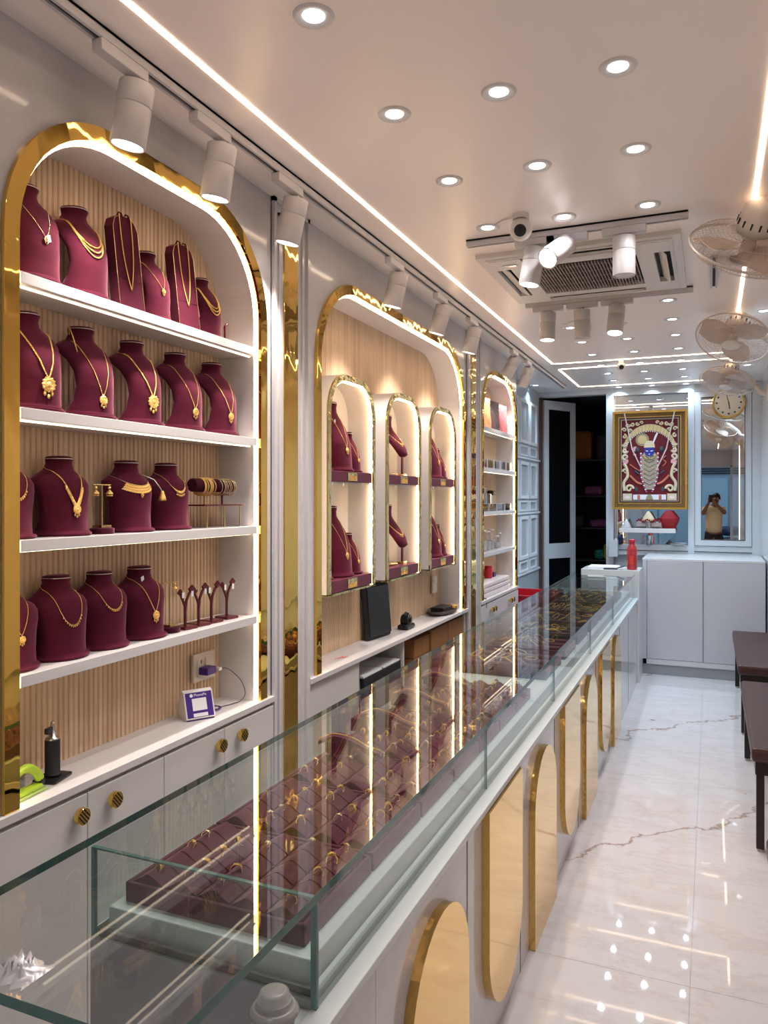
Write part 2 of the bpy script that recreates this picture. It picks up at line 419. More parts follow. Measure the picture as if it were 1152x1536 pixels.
MB().box(-.09, .32, BY-.005, BY+.0, 1.255, 2.725).build('mirror_pane', MIRROR, md)
mb = MB(); xzframe(mb, -.092, .322, 1.253, 2.727, .006, BY-.037, BY-.004); mb.build('mirror_edge', mat('mirror_rim', (.07,.05,.04), .4), md)
# dark store room behind the doorway
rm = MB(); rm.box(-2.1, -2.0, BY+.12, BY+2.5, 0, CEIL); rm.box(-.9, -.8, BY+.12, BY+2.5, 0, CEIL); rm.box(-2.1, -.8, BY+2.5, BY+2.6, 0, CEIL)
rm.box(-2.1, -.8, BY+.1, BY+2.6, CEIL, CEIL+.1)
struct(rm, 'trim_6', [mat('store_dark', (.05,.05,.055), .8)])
# door leaf, swung open into the store room
dl = thing('door', 'white framed door with dark glass panels, standing open at the dark doorway', 'door', (-1.74, BY+.06, 0), (0, 0, math.radians(58)))
dl['kind'] = 'structure'; dl.name = 'door_1'; del dl['category']
L_ = .52
mb = MB(); mb.box(0, .075, -.02, .02, .02, 2.79); mb.box(L_-.075, L_, -.02, .02, .02, 2.79)
for z0, z1 in ((.02,.12),(1.00,1.17),(2.69,2.79)): mb.box(.075, L_-.075, -.02, .02, z0, z1)
mb.build('door_frame', BLUEW, dl, local=True)
DGL = mat('dark_glass', (.004,.005,.006), .05)
MB().box(.075, L_-.075, -.004, .004, 1.17, 2.69).build('glass_panel', DGL, dl, local=True)
MB().box(.075, L_-.075, -.004, .004, .12, 1.00).build('glass_panel', DGL, dl, local=True)
# front end of the shop and the street (seen in the back mirrors)
fr = MB(); fr.box(-1.9, RX, FY-.12, FY, 2.45, CEIL+.1); fr.box(-2.0, -1.55, FY-.12, FY, 0, 2.5); fr.box(RX-.03, RX+.12, FY-.14, FY, 0, 2.5)
struct(fr, 'wall_front', [PINKCAB])
MB_ = MB().box(-6, 6, -12, FY-.2, -.14, -.02); struct(MB_, 'trim_7', [mat('street_asphalt', (.12,.12,.125), .9, noise=.2, nscale=8)]).name = 'street'
sh = MB(); sh.box(-5, 5, -8.2, -8.0, 0, 6)
shp = struct(sh, 'trim_8', [mat('shutter_blue', (.22,.31,.37), .5)])
for k in range(7):
    MB().box(-3.5+k*1.0+.03, -2.5+k*1.0-.03, -8.0, -7.97, 0, 2.30).build('shutter_panel', mat('shutter_blue2', (.26,.36,.42), .45), shp)
for k in range(6):
    MB().box(-3.5, 3.5, -8.0, -7.93, 2.42+k*.07, 2.455+k*.07).build('louvre', BLACKM, shp)
# ceiling LED lines (part of the room)
led = MB()
def ledline(x0, x1, y0, y1, w=.011):
    led.box(min(x0,x1)-w, max(x0,x1)+w, min(y0,y1)-w, max(y0,y1)+w, CEIL-.0025, CEIL+.001)
def ledobj(name, segs, label):
    t = thing('led_strip_light', label, 'light', (segs[0][0], segs[0][2], CEIL-.003))
    for s_ in segs:
        x0, x1, y0, y1 = s_; w = .008
        MB().box(min(x0,x1)-w, max(x0,x1)+w, min(y0,y1)-w, max(y0,y1)+w, CEIL-.003, CEIL-.0005).build('light_line', LEDC, t)
    return t
ledobj('led', [(-1.285,-1.285,-2.6,6.81), (-1.262,.138,6.82,6.82), (.16,.16,-2.6,6.81)], 'long warm rectangle of light set in the ceiling around the downlights')
ledobj('led', [(-1.285,-1.285,7.14,8.31), (-1.262,.138,7.12,7.12), (.16,.16,7.14,8.31), (-1.262,.138,8.33,8.33)], 'small warm rectangle of light in the ceiling before the back wall')

# ================================================================ DOWNLIGHTS
dproto_m = MB().lathe([(.026, .001), (.034, -.004), (.044, -.006), None, (.050, -.004), (.052, .0), None, (.052, .001)], 24)
dl_ring = dproto_m.mesh('trim_ring', CHROME if False else PLASW)
dl_lens_n = MB().cyl((0,0,0), .027, -.002, .0005, 20).mesh('lens', LAMPN)
dl_lens_c = MB().cyl((0,0,0), .027, -.002, .0005, 20).mesh('lens', LAMPC)
cols = {'left': -.90, 'middle': -.57, 'right': -.235}
rows = [(-2.0,'farthest behind the viewer'), (-.6,'just behind the viewer'), (.60,'zeroth'), (1.13,''), (1.67,'first'), (2.195,'second'), (2.735,'third'), (3.275,'fourth'), (4.893,'fifth'), (5.42,'sixth'), (5.95,'seventh'), (6.495,'eighth'), (7.05,'ninth'), (7.535,'tenth'), (8.01,'eleventh'), (8.51,'last')]
for ri, (y, rn) in enumerate(rows):
    for cn, x in cols.items():
        if ri == 8 and cn != 'right': continue
        if ri in (2, 3): continue
        cold = y > 4.5
        nm = {'first': 'nearest', 'last': 'farthest'}.get(rn, rn)
        if ri == 8: lab = 'round recessed downlight alone beside the far edge of the air conditioner panel'
        else: lab = 'small round recessed downlight, %s in the %s row of the ceiling' % (nm, cn)
        if ri < 2: lab = 'recessed downlight %s, %s column of the ceiling' % (rn, cn)
        t = thing('downlight', lab, 'ceiling light', (x, y, CEIL), group='recessed ceiling downlights')
        for nm2, me in (('trim_ring', dl_ring), ('lens', dl_lens_c if cold else dl_lens_n)):
            o = bpy.data.objects.new(nm2, me); COL.objects.link(o); o.parent = t
        spotlight('lamp_light', (x, y, CEIL-.01), (x, y, 0), DOWN_W*(1.25 if cold else (.5 if abs(y-3.275) < .01 else 1.08)), COOL if y > 6 else ((1,.95,.94) if y < 4.5 else (.85,.91,1)), math.radians(135), t, .022, 1.0)
for (x, y, lab) in ((-1.69, 8.02, 'small downlight above the recessed lattice panelling'), (.31, 5.41, 'downlight above the wall fan nearest the mirrored door'), (.30, 7.53, 'downlight in the far right corner of the ceiling'), (.31, 2.2, 'downlight at the right edge over the bench')):
    if y < 3: continue
    t = thing('downlight', lab, 'ceiling light', (x, y, CEIL), group='recessed ceiling downlights')
    for nm2, me in (('trim_ring', dl_ring), ('lens', dl_lens_c)):
        o = bpy.data.objects.new(nm2, me); COL.objects.link(o); o.parent = t
    spotlight('lamp_light', (x, y, CEIL-.01), (x, y, 0), DOWN_W*1.2, COOL, math.radians(120), t, .022, 1.0)

# ================================================================ TRACKS AND SPOT HEADS
def track(name, x0, x1, y0, y1, label):
    t = thing('lighting_track', label, 'track', ((x0+x1)/2, (y0+y1)/2, CEIL-.03))
    along_y = abs(y1-y0) > abs(x1-x0)
    mb = MB(); w = .017
    if along_y:
        mb.box(x0-w, x0-w+.010, y0, y1, CEIL-.03, CEIL); mb.box(x0+w-.010, x0+w, y0, y1, CEIL-.03, CEIL); mb.box(x0-w, x0+w, y0, y1, CEIL-.008, CEIL)
        mb.build('rail', FIXW, t); MB().box(x0-.007, x0+.007, y0+.01, y1-.01, CEIL-.022, CEIL-.009).build('contact_slot', BLACKM, t)
    else:
        mb.box(x0, x1, y0-w, y0-w+.010, CEIL-.03, CEIL); mb.box(x0, x1, y0+w-.010, y0+w, CEIL-.03, CEIL); mb.box(x0, x1, y0-w, y0+w, CEIL-.008, CEIL)
        mb.build('rail', FIXW, t); MB().box(x0+.01, x1-.01, y0-.007, y0+.007, CEIL-.022, CEIL-.009).build('contact_slot', BLACKM, t)
    return t
track('t', -1.42, -1.42, -1.0, 8.2, 'long white lighting track along the left wall above the arches')
track('t', -1.035, -.085, 3.41, 3.41, 'short white lighting track across the ceiling in front of the air conditioner')
track('t', -1.035, -.09, 4.63, 4.63, 'short white lighting track across the ceiling behind the air conditioner')
track('t', .016, .016, 4.08, 4.60, 'very short white track piece right of the air conditioner')
def spothead(x, y, d, label, on=1.0, along='y', off=0.09, L=.165, R=.047, warm=NEUT):
    """adapter box on the track, stem, cylinder head pointing along d"""
    z0 = CEIL-.03
    t = thing('track_spotlight', label, 'spotlight', (x, y, z0), group='white cylinder track spotlights')
    mb = MB()
    if along == 'y': mb.rbox(x-.017, x+.017, y-off-.06, y+.085-off+.03, z0-.032, z0, .003)
    else: mb.rbox(x-.09, x+.09, y-.017, y+.017, z0-.032, z0, .003)
    mb.build('adapter', FIXW, t)
    jz = z0-.032
    MB().cyl((x, y, 0), .012, jz-.025, jz, 12).build('swivel', FIXW, t)
    d = Vector(d).normalized(); c = Vector((x, y, jz-.012)); 
    M = Matrix.Translation(c) @ d.to_track_quat('-Z', 'Y').to_matrix().to_4x4()
    o = MB().lathe([(.0001, 0), (R-.003, 0), None, (R, -.003), (R, -.058), None, (R-.0015, -.059), (R-.0015, -.061), None, (R, -.062), (R, -L), None, (R-.005, -L), None, (R-.008, -L+.012)], 28, M=M).build('lamp_head', FIXW, t)
    MB().cyl((0,0,0), R-.007, -L+.003, -L+.006, 24, M=M).build('lens', mat('spot_lens_on', (1,1,1), emit=(1,.93,.82), es=2.6) if on else PLASW, t)
    if on:
        p = c + d*(L+.004)
        spotlight('lamp_light', p, p+d, TRACK_W*on, warm, math.radians(80), t, .035, .8)
    return t
WALLD = (-.36, .10, -1)
for y, d, lab in ((1.64, (-.20, -.02, -1), 'nearest white cylinder spotlight, above the left end of the first arch'),
                  (2.03, (-.20, .03, -1), 'second white cylinder spotlight, above the middle of the first arch'),
                  (2.50, (-.26, .02, -1), 'third white cylinder spotlight, above the right end of the first arch'),
                  (3.53, (-.26, .02, -1), 'white cylinder spotlight above the left end of the middle arch'),
                  (4.22, (-.30, .0, -1), 'white cylinder spotlight above the centre of the middle arch'),
                  (4.85, (-.26, .0, -1), 'white cylinder spotlight above the right end of the middle arch'),
                  (6.00, (-.6, .1, -1), 'tilted white spotlight above the left of the narrow far arch'),
                  (6.50, (-.5, .3, -1), 'tilted white spotlight above the right of the narrow far arch'),
                  (.75, (-.25, .1, -1), 'white spotlight on the wall track outside the frame')):
    if y < 1: continue
    spothead(-1.42, y, d, lab)
spothead(-.72, 3.41, (-.16, -.05, -1), 'lit cylinder spotlight at the left of the front ceiling track', 1, 'x')
spothead(-.58, 3.41, (-.42, -.85, -.62), 'glaring spotlight turned toward the viewer on the front ceiling track', .22, 'x')
spothead(-.34, 3.41, (.0, .0, -1), 'unlit cylinder spotlight hanging straight at the right of the front ceiling track', 0, 'x')
spothead(-.90, 4.63, (-.02, -.05, -1), 'lit cylinder spotlight at the left of the rear ceiling track', 1, 'x')
spothead(-.70, 4.63, (0, 0.1, -1), 'unlit cylinder spotlight in the middle of the rear ceiling track', 0, 'x')
spothead(-.50, 4.63, (-.06, -.22, -1), 'lit spotlight tilted forward at the right of the rear ceiling track', 1, 'x')

# ---- air conditioner cassette
ac = thing('ceiling_air_conditioner', 'square white ceiling air conditioner with a dark slatted central grille', 'air conditioner', (-.59, 4.09, CEIL-.03))
X0, X1, Y0, Y1 = -1.055, -.125, 3.615, 4.565; cx, cyy = (X0+X1)/2, (Y0+Y1)/2
mb = MB()
def ring(mb, a, b, z0, z1):   # a outer half, b inner half
    mb.box(cx-a, cx+a, cyy-a, cyy-b, z0, z1); mb.box(cx-a, cx+a, cyy+b, cyy+a, z0, z1)
    mb.box(cx-a, cx-b, cyy-b, cyy+b, z0, z1); mb.box(cx+b, cx+a, cyy-b, cyy+b, z0, z1)
ring(mb, .468, .43, CEIL-.022, CEIL); ring(mb, .43, .415, CEIL-.028, CEIL)
mb.build('outer_rim', PLASW, ac)
mb = MB(); ring(mb, .342, .265, CEIL-.03, CEIL-.004)
for sx in (-1, 1):
    for sy in (-1, 1):
        mb.box(min(cx+sx*.342, cx+sx*.415), max(cx+sx*.342, cx+sx*.415), min(cyy+sy*.262, cyy+sy*.415), max(cyy+sy*.262, cyy+sy*.415), CEIL-.03, CEIL-.003)
        mb.box(min(cx+sx*.262, cx+sx*.342), max(cx+sx*.262, cx+sx*.342), min(cyy+sy*.342, cyy+sy*.415), max(cyy+sy*.342, cyy+sy*.415), CEIL-.03, CEIL-.003)
mb.build('face_plate', PLASW, ac)
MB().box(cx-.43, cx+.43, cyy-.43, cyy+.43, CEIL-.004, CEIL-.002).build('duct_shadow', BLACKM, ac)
for k, (dx, dy) in enumerate(((0,-1),(0,1),(-1,0),(1,0))):
    M = Matrix.Translation((cx+dx*.378, cyy+dy*.378, CEIL-.022)) @ Matrix.Rotation(math.radians(90) if dx else 0, 4, 'Z') @ Matrix.Rotation(math.radians(28 if k != 3 else 50), 4, 'X')
    MB().rbox(-.25, .25, -.03, .03, -.003, .003, .002, M=M).build('louvre', PLASW, ac)
mb = MB(); mb.box(cx-.255, cx+.255, cyy-.255, cyy+.255, CEIL-.010, CEIL-.006)
mb.build('grille_back', mat('grille_dark', (.025,.018,.016), .7), ac)
mb = MB()
for k in range(34):
    x = cx-.255+.51*k/33; ln = .255-max(0, abs(x-cx)-.20)*1.0
    mb.box(x-.0028, x+.0028, cyy-ln, cyy+ln, CEIL-.036, CEIL-.028)
for k in range(5):
    y = cyy-.2+.4*k/4; mb.box(cx-.25, cx+.25, y-.002, y+.002, CEIL-.034, CEIL-.03)
mb.build('grille', mat('grille_taupe', (.30,.24,.21), .5), ac, stuff=True)
MB().rbox(X0+.10, X0+.17, Y0+.13, Y0+.15, CEIL-.036, CEIL-.03, .002).build('badge', CHROME, ac)

# ---- dome cameras
for (x, y, lab, s_) in ((-.732, 3.18, 'white dome security camera on the ceiling nearest the viewer', 1), (-.763, 5.19, 'white dome security camera behind the rear ceiling track', .95), (-.707, 6.87, 'small white security camera by the far corner of the light rectangle', .8)):
    t = thing('security_camera', lab, 'camera', (x, y, CEIL-.12*s_))
    MB().cyl((x, y, CEIL), .035*s_, -.02, 0, 18).build('mount', PLASW, t)
    M = Matrix.Translation((x, y, CEIL-.062*s_))
    MB().ball((0,0,0), .047*s_, 20, 12, M=M).build('shell', PLASW, t)
    d = Vector((.15 if s_ != .95 else .5, -1, -.45)).normalized()
    M2 = M @ d.to_track_quat('-Z', 'Y').to_matrix().to_4x4()
    MB().lathe([(.0001, -.0485), (.012, -.0483), (.024, -.043), None, (.026, -.038)], 18, M=M2 @ Matrix.Scale(s_, 4)).build('lens', BLACKP, t)
    MB().tube([(x, y, CEIL-.006), (x-.08, y+.02, CEIL-.004), (x-.16, y+.10, CEIL-.002)], .003, 5).build('cable', PLASW, t)

# ================================================================ WALL DISPLAY NICHES
def niche(i, label, shelves, pitch=.0205, trim=.045):
    a, b, zt, r, wa, wb = BAYS[i]
    t = thing('arched_wall_display', label, 'display niche', (NX, (a+b)/2, .91))
    zb = .905
    o_, n_ = 0, 0
    MB().band(arch(a+.01, b-.01, zb, zt-.01, r-.01), arch(a+trim+.012, b-trim-.012, zb, zt-trim-.012, r-trim-.012), NX-.02, WX-.012).build('liner', NICHEM, t)
    MB().band(arch(a, b, zb, zt, r), arch(a, b, zb, zt, r, d=trim), WX-.012, WX+.014).build('gold_frame', GOLDM, t)
    MB().band(arch(a+trim, b-trim, zb, zt-trim, r-trim), arch(a+trim, b-trim, zb, zt-trim, r-trim, d=.010), WX-.012, WX-.004).build('led_strip', LEDM, t)
    mb = MB(); mb.box(NX-.03, NX-.012, a, b, zb, zt)
    n = int((b-a)/pitch)
    for k in range(n):
        y = a+.02+k*(b-a-.04)/n; w = (b-a-.04)/n*.86
        mb.add([(NX-.012,y,zb),(NX-.007,y+.003,zb),(NX-.007,y+w-.003,zb),(NX-.012,y+w,zb),(NX-.012,y,zt-.02),(NX-.007,y+.003,zt-.02),(NX-.007,y+w-.003,zt-.02),(NX-.012,y+w,zt-.02)],
               [(0,1,5,4),(1,2,6,5),(2,3,7,6)])
    mb.build('fluted_panel', WOODM, t, stuff=True)
    for z in shelves:
        MB().rbox(NX+.002, WX+.004, a+trim+.0125, b-trim-.0125, z-.030, z, .0015).build('shelf', SHELFM, t)
        MB().box(WX-.030, WX-.022, a+trim+.02, b-trim-.02, z-.033, z-.0305).build('shelf_light', mat('shelf_led', (1,1,1), emit=(1.0,.80,.58), es=1.1), t)
    return t
SZ = (2.251, 1.910, 1.576, 1.235)
niche(0, 'tall arched wall display nearest the viewer, gold framed, with four bust shelves', SZ)
niche(1, 'widest arched wall display in the middle, gold framed, holding three small arched cabinets', ())
niche(2, 'narrow arched wall display farthest along the left wall, with packaged goods on its shelves', (2.236, 1.918, 1.58, 1.26), trim=.04)

# worktops and base units
def worktop(a, b, label):
    mb = MB(); mb.rbox(NX-.01, -1.57, a, b, .885, .908, .002)
    return single(mb, 'worktop', SHELFM, label, 'worktop')
worktop(1.105, 2.595, 'white worktop under the first arch, running below the fluted wood')
worktop(2.896, 5.215, 'long white worktop under the middle arch')
worktop(5.54, 6.74, 'short white worktop under the narrow far arch')
def knob(x, y, z, t, r=.023):
    M = Matrix.Translation((x, y, z)) @ Matrix.Rotation(PI/2, 4, 'Y')
    k = MB().lathe([(.006, 0), (.006, .012), None, (r-.002, .014), (r, .017), (r, .030), None, (r-.001, .031), None, (.0001, .031)], 24, M=M).build('knob', GOLDM, t)
    mb = MB()
    R_ = M @ Matrix.Rotation(math.radians(40), 4, 'Z')
    for q in (-.012, -.004, .004, .012):
        h = math.sqrt(max(0, (r-.003)**2-q*q)); mb.box(-h, h, q-.0016, q+.0016, .0308, .0322, M=R_)
    mb.build('groove', DARKW, k)
ca = thing('drawer_cabinet', 'white base cabinet with gold-knobbed drawers under the first arch', 'cabinet', (-1.7, 1.85, 0))
MB().box(-1.85, -1.592, 1.105, 2.595, 0.05, .884).build('carcass', PANELM, ca)
dy = [1.115, 1.295, 1.618, 1.939, 2.264, 2.592]; KN = {1: 1.575, 2: 1.700, 3: 2.215, 4: 2.345}
for k in range(5):
    d_ = MB().rbox(-1.594, -1.574, dy[k]+.0015, dy[k+1]-.0015, .745, .872, .0015).build('drawer', PANELM, ca)
    if k in KN: knob(-1.574, KN[k], .828, d_)
for k in range(5):
    MB().rbox(-1.594, -1.574, dy[k]+.0015, dy[k+1]-.0015, .07, .741, .0015).build('door', PANELM, ca)
cb = thing('open_base_cabinet', 'open white base cabinet below the middle worktop', 'cabinet', (-1.7, 4.05, 0))
mb = MB(); mb.box(-1.86, -1.84, 2.895, 5.215, .05, .884); mb.box(-1.86, -1.60, 2.895, 5.215, .03, .06)
mb.build('back_panel', PANELM, cb)
for y in (2.895, 4.03, 5.197):
    MB().box(-1.84, -1.60, y, y+.018, .06, .884).build('side_panel', PANELM, cb)
MB().rbox(-1.605, -1.590, 2.914, 3.42, .07, .884, .002).build('door', PANELM, cb)
MB().box(-1.84, -1.60, 3.42, 4.03, .56, .578).build('shelf', PANELM, cb)
cc = thing('drawer_cabinet', 'white base cabinet with two knobbed drawers under the narrow far arch', 'cabinet', (-1.7, 6.1, 0))
MB().box(-1.85, -1.592, 5.54, 6.74, 0.05, .884).build('carcass', PANELM, cc)
for a, b in ((5.545, 6.13), (6.133, 6.738)):
    d_ = MB().rbox(-1.594, -1.574, a, b, .745, .872, .0015).build('drawer', PANELM, cc)
    for q in (-.04, .04): knob(-1.574, (a+b)/2+q, .82, d_, .020)
    MB().rbox(-1.594, -1.574, a, b, .07, .741, .0015).build('door', PANELM, cc)

# ================================================================ BUSTS AND JEWELLERY
KS = .55
BUST = {
 'hollow': [(0,.06,.20,.32),(.05,.06,.20,.32),(.06,.07,.15,.295),(.2,.11,.10,.255),(.35,.13,.085,.24),(.5,.11,.085,.255),(.62,.05,.095,.295),(.71,-.03,.12,.335),(.78,-.09,.14,.33),(.835,-.115,.14,.235),(.875,-.115,.12,.16),(.93,-.11,.11,.135),(1.0,-.10,.12,.15)],
 'solid': [(0,.02,.24,.385),(.05,.02,.24,.385),(.06,.02,.205,.355),(.2,.03,.18,.34),(.42,.03,.17,.355),(.56,.01,.175,.395),(.66,-.03,.19,.42),(.73,-.06,.19,.39),(.79,-.08,.17,.29),(.85,-.085,.15,.20),(.93,-.08,.135,.165),(1.0,-.075,.14,.175)],
 'arc': [(0,.15,.15,.27),(.04,.15,.15,.27),(.05,.15,.12,.255),(.2,.155,.095,.245),(.4,.13,.085,.25),(.56,.06,.085,.26),(.67,-.01,.095,.26),(.76,-.08,.11,.23),(.82,-.11,.11,.18),(.87,-.12,.10,.14),(.93,-.115,.095,.12),(1.0,-.11,.105,.135)],
}
def lev(style, zf):
    T = BUST[style]; zf = max(0, min(1, zf))
    for i in range(len(T)-1):
        if T[i][0] <= zf <= T[i+1][0]+1e-9:
            f = (zf-T[i][0])/(T[i+1][0]-T[i][0]+1e-9)
            return [T[i][k]+(T[i+1][k]-T[i][k])*f for k in (1, 2, 3)]
    return T[-1][1:]
def front(style, H, z, y, eps=.0022):
    c, d, w = lev(style, z/H); s_ = min(1, abs(y)/(w*H))
    return (c + d*math.sqrt(max(0, 1-s_**2.4)) - KS*d*s_*s_)*H + eps
_b = {}
def bust_mesh(style, H):
    k = (style, round(H, 3))
    if k in _b: return _b[k]
    mb = MB(); n = 28; levs = [p[0] for p in BUST[style]]
    zz = sorted(set(levs + [l/24 for l in range(25)]))
    rings = []
    for z in zz:
        c, d, w = lev(style, z); r_ = []
        for j in range(n):
            a = 2*PI*j/n; cs, sn = math.cos(a), math.sin(a)
            y = w*math.copysign(abs(sn)**.85, sn); x = (d*math.copysign(abs(cs)**.85, cs)) if cs > 0 else d*cs*(.55 if style != 'solid' else .9)
            x += c - KS*d*(y/w)**2
            r_.append((x*H, y*H, z*H))
        rings.append(r_)
    vs_ = [p for r_ in rings for p in r_]
    fs = [(i*n+j, i*n+(j+1) % n, (i+1)*n+(j+1) % n, (i+1)*n+j) for i in range(len(zz)-1) for j in range(n)]
    mb.add(vs_, fs, 0, True)
    mb.add(rings[0], [tuple(range(n))[::-1]]); 
    body = mb.mesh('body', VELVET)
    # padded cap and metal piping ring on the neck
    tp = rings[-1]; c3 = Vector((sum(p[0] for p in tp)/n, 0, H))
    mc = MB(); up = [tuple(c3+(Vector(p)-c3)*.93+Vector((0,0,.004))) for p in tp]; up2 = [tuple(c3+(Vector(p)-c3)*.6+Vector((0,0,.0065))) for p in tp]
    mc.add(list(tp)+up+up2+[tuple(c3+Vector((0,0,.007)))], [(j,(j+1)%n,n+(j+1)%n,n+j) for j in range(n)]+[(n+j,n+(j+1)%n,2*n+(j+1)%n,2*n+j) for j in range(n)]+[(2*n+j,2*n+(j+1)%n,3*n) for j in range(n)], 0, True)
    cap = mc.mesh('neck_cap', VELVETD)
    pip = MB().tube([tuple(c3+(Vector(p)-c3)*1.01+Vector((0,0,-.002))) for p in tp], .0013, 5, closed=True).mesh('piping', SILVER)
    c, d, w = lev(style, .05)
    rim = MB().tube([(r[0]*1.0, r[1]*1.01, .006) for r in rings[1]], .0045, 6, closed=True).mesh('base_rim', VELVET)
    _b[k] = (body, cap, pip, rim); return _b[k]
def bust(style, H, loc, label, group, rz=0.0, name='necklace_bust'):
    t = thing(name, label, 'bust', loc, (0, 0, rz), group)
    for nm, me in zip(('body', 'neck_cap', 'piping', 'base_rim'), bust_mesh(style, H)):
        o = bpy.data.objects.new(nm, me); COL.objects.link(o); o.parent = t
    return t
def bead(mb, p, r, mi=0):
    x, y, z = p
    mb.add([(x+r,y,z),(x-r,y,z),(x,y+r,z),(x,y-r,z),(x,y,z+r),(x,y,z-r)], [(0,2,4),(2,1,4),(1,3,4),(3,0,4),(2,0,5),(1,2,5),(3,1,5),(0,3,5)], mi, True)
def neck_path(style, H, zl, shape, n=46, wn=None, zt=.86, eps=.0024):
    c, d, w = lev(style, zt); wt = (wn or w*1.0)
    pts = []
    for i in range(n+1):
        a = -1+2*i/n; A = abs(a)
        if shape == 'U': y = wt*math.sin(A*PI/2); z = zl+(zt-zl)*(1-math.cos(A*PI/2))
        elif shape == 'V': y = wt*A**.9; z = zl+(zt-zl)*A**1.1
        else: y = wt*1.12*math.sin(A*PI/2)**.8; z = zl+(zt-zl)*(1-math.cos(A*PI/2))**1.1
        y = math.copysign(min(y, lev(style, z)[2]*.995), a)*H; z *= H
        pts.append(Vector((front(style, H, z, y, eps), y, z)))
    e0, e1 = pts[0].copy(), pts[-1].copy()
    pts.insert(0, e0+Vector((-.02*H/.25, .004, .012*H/.25))); pts.append(e1+Vector((-.02*H/.25, -.004, .012*H/.25)))
    return pts
def necklace(style, H, loc, kind, label, group, rz=0.0, zl=.36, m=None, thick=1.0):
    m = m or JEWEL
    t = thing('necklace', label, 'necklace', loc, (0, 0, rz), group)
    def ln(pts): 
        L=[0]
        for a, b in zip(pts, pts[1:]): L.append(L[-1]+(b-a).length)
        return L
    def chain(pts, r, br, step, f0=0., f1=1., name='chain', mt=m):
        mb = MB(); mb.tube(pts, r, 5)
        L = ln(pts); T = L[-1]; s_ = T*f0
        while s_ < T*f1:
            for i in range(len(L)-1):
                if L[i] <= s_ <= L[i+1]:
                    bead(mb, pts[i].lerp(pts[i+1], (s_-L[i])/(L[i+1]-L[i]+1e-9)), br); break
            s_ += step
        return mb.build(name, mt, t, local=True)
    def frontpt(y, z): return Vector((front(style, H, z, y, .0035), y, z))
    def medallion(y, z, r, tail=True, mt=m):
        p = frontpt(y, z); q = frontpt(y, z-.01); tilt = math.atan2(q.x-p.x, .01)
        M = Matrix.Translation(p) @ Matrix.Rotation(-tilt, 4, 'Y') @ Matrix.Rotation(PI/2, 4, 'Y')
        mb = MB().lathe([(.0001, .006), (r*.3, .0058), (r*.42, .003), None, (r*.62, .0035), (r*.72, .0045), (r*.82, .0025), None, (r, .0028), (r, -.001)], 16, M=M)
        for k in range(12):
            a = 2*PI*k/12; mb.ball((math.cos(a)*r, math.sin(a)*r, .001), r*.17, 6, 4, M=M)
        o = mb.build('pendant', mt, t, local=True)
        if tail:
            mb = MB()
            for k in range(3): 
                pp = frontpt(y+(k-1)*r*.55, z-r*1.25-(.4*r if k == 1 else 0)); mb.ball(pp, r*.22, 6, 5, sz=1.7)
            mb.build('drop', mt, o, local=True)
    if kind == 'pendant':
        p = neck_path(style, H, zl, 'V'); chain(p, .0009*thick, .0022*thick, .0048, .2, .8)
        medallion(0, zl*H-.010, .0125*thick)
    elif kind == 'heavy':
        p = neck_path(style, H, zl, 'V'); chain(p, .0016, .0036, .0052, .12, .88)
        medallion(0, zl*H-.016, .019)
    elif kind == 'fine':
        p = neck_path(style, H, zl, 'V'); chain(p, .0008, .0015, .006, .3, .7); medallion(0, zl*H-.006, .007, True)
    elif kind == 'floral':
        p = neck_path(style, H, zl, 'V'); chain(p, .0012, .003, .0052, .2, .8)
        mb = MB()
        for i in range(10, 38):
            for q, rr in ((.007, .0038), (.014, .0030)):
                s_ = p[i]; mb.ball(frontpt(s_.y*1.0, s_.z-q), rr, 6, 4)
        mb.build('drop_row', m, t, local=True); medallion(0, zl*H-.013, .012)
    elif kind == 'layers':
        for q in range(3):
            p = neck_path(style, H, zl-q*.055, 'U'); chain(p, .0015, .0032, .0046, .25, .75, 'strand')
        mb = MB(); p = neck_path(style, H, zl, 'U')
        mb.tube(p[3:16], .0028, 6); mb.tube(p[-16:-3], .0028, 6); mb.build('shoulder_bar', m, t, local=True)
    elif kind == 'collar':
        mb = MB(); rows_ = [neck_path(style, H, zl-q*.035, 'U', zt=.80-.02*q) for q in range(4)]
        for q in range(3):
            A, B = rows_[q][12:38], rows_[q+1][12:38]
            vs_ = [tuple(p_) for p_ in A]+[tuple(p_) for p_ in B]; k = len(A)
            mb.add(vs_, [(i, i+1, k+i+1, k+i) for i in range(k-1)], 0, True)
        for q in range(4):
            for p_ in rows_[q][12:38]: bead(mb, p_, .0024)
        mb.build('bib', m, t, local=True)
        chain(neck_path(style, H, zl, 'U', zt=.80), .0008, .001, .01, 0, .01, 'cord', SILVER)
        medallion(0, (zl-.13)*H, .005)
    elif kind == 'drops':
        p = neck_path(style, H, zl, 'U'); chain(p, .0008, .0015, .006, .2, .8)
        mb = MB()
        for i in range(13, 37, 2):
            s_ = p[i]; mb.ball(frontpt(s_.y, s_.z-.004), .0020, 5, 4, sz=1.6)
        mb.build('drop_row', m, t, local=True)
    elif kind == 'crescent':
        p = neck_path(style, H, zl, 'U'); chain(p, .001, .0018, .005, .1, .9)
        mb = MB()
        for i in range(14, 36):
            w_ = 1-abs(i-24.5)/12; mb.ball(p[i]+Vector((.001, 0, -.002*w_)), .0016+.0045*w_, 6, 4)
        for i in range(18, 32, 2): mb.ball(frontpt(p[i].y, p[i].z-.013), .0023, 5, 4, sz=1.8)
        mb.build('crescent', m, t, local=True)
    elif kind == 'plain':
        p = neck_path(style, H, zl, 'U'); chain(p, .0010, .0019, .004, .05, .95)
    return t
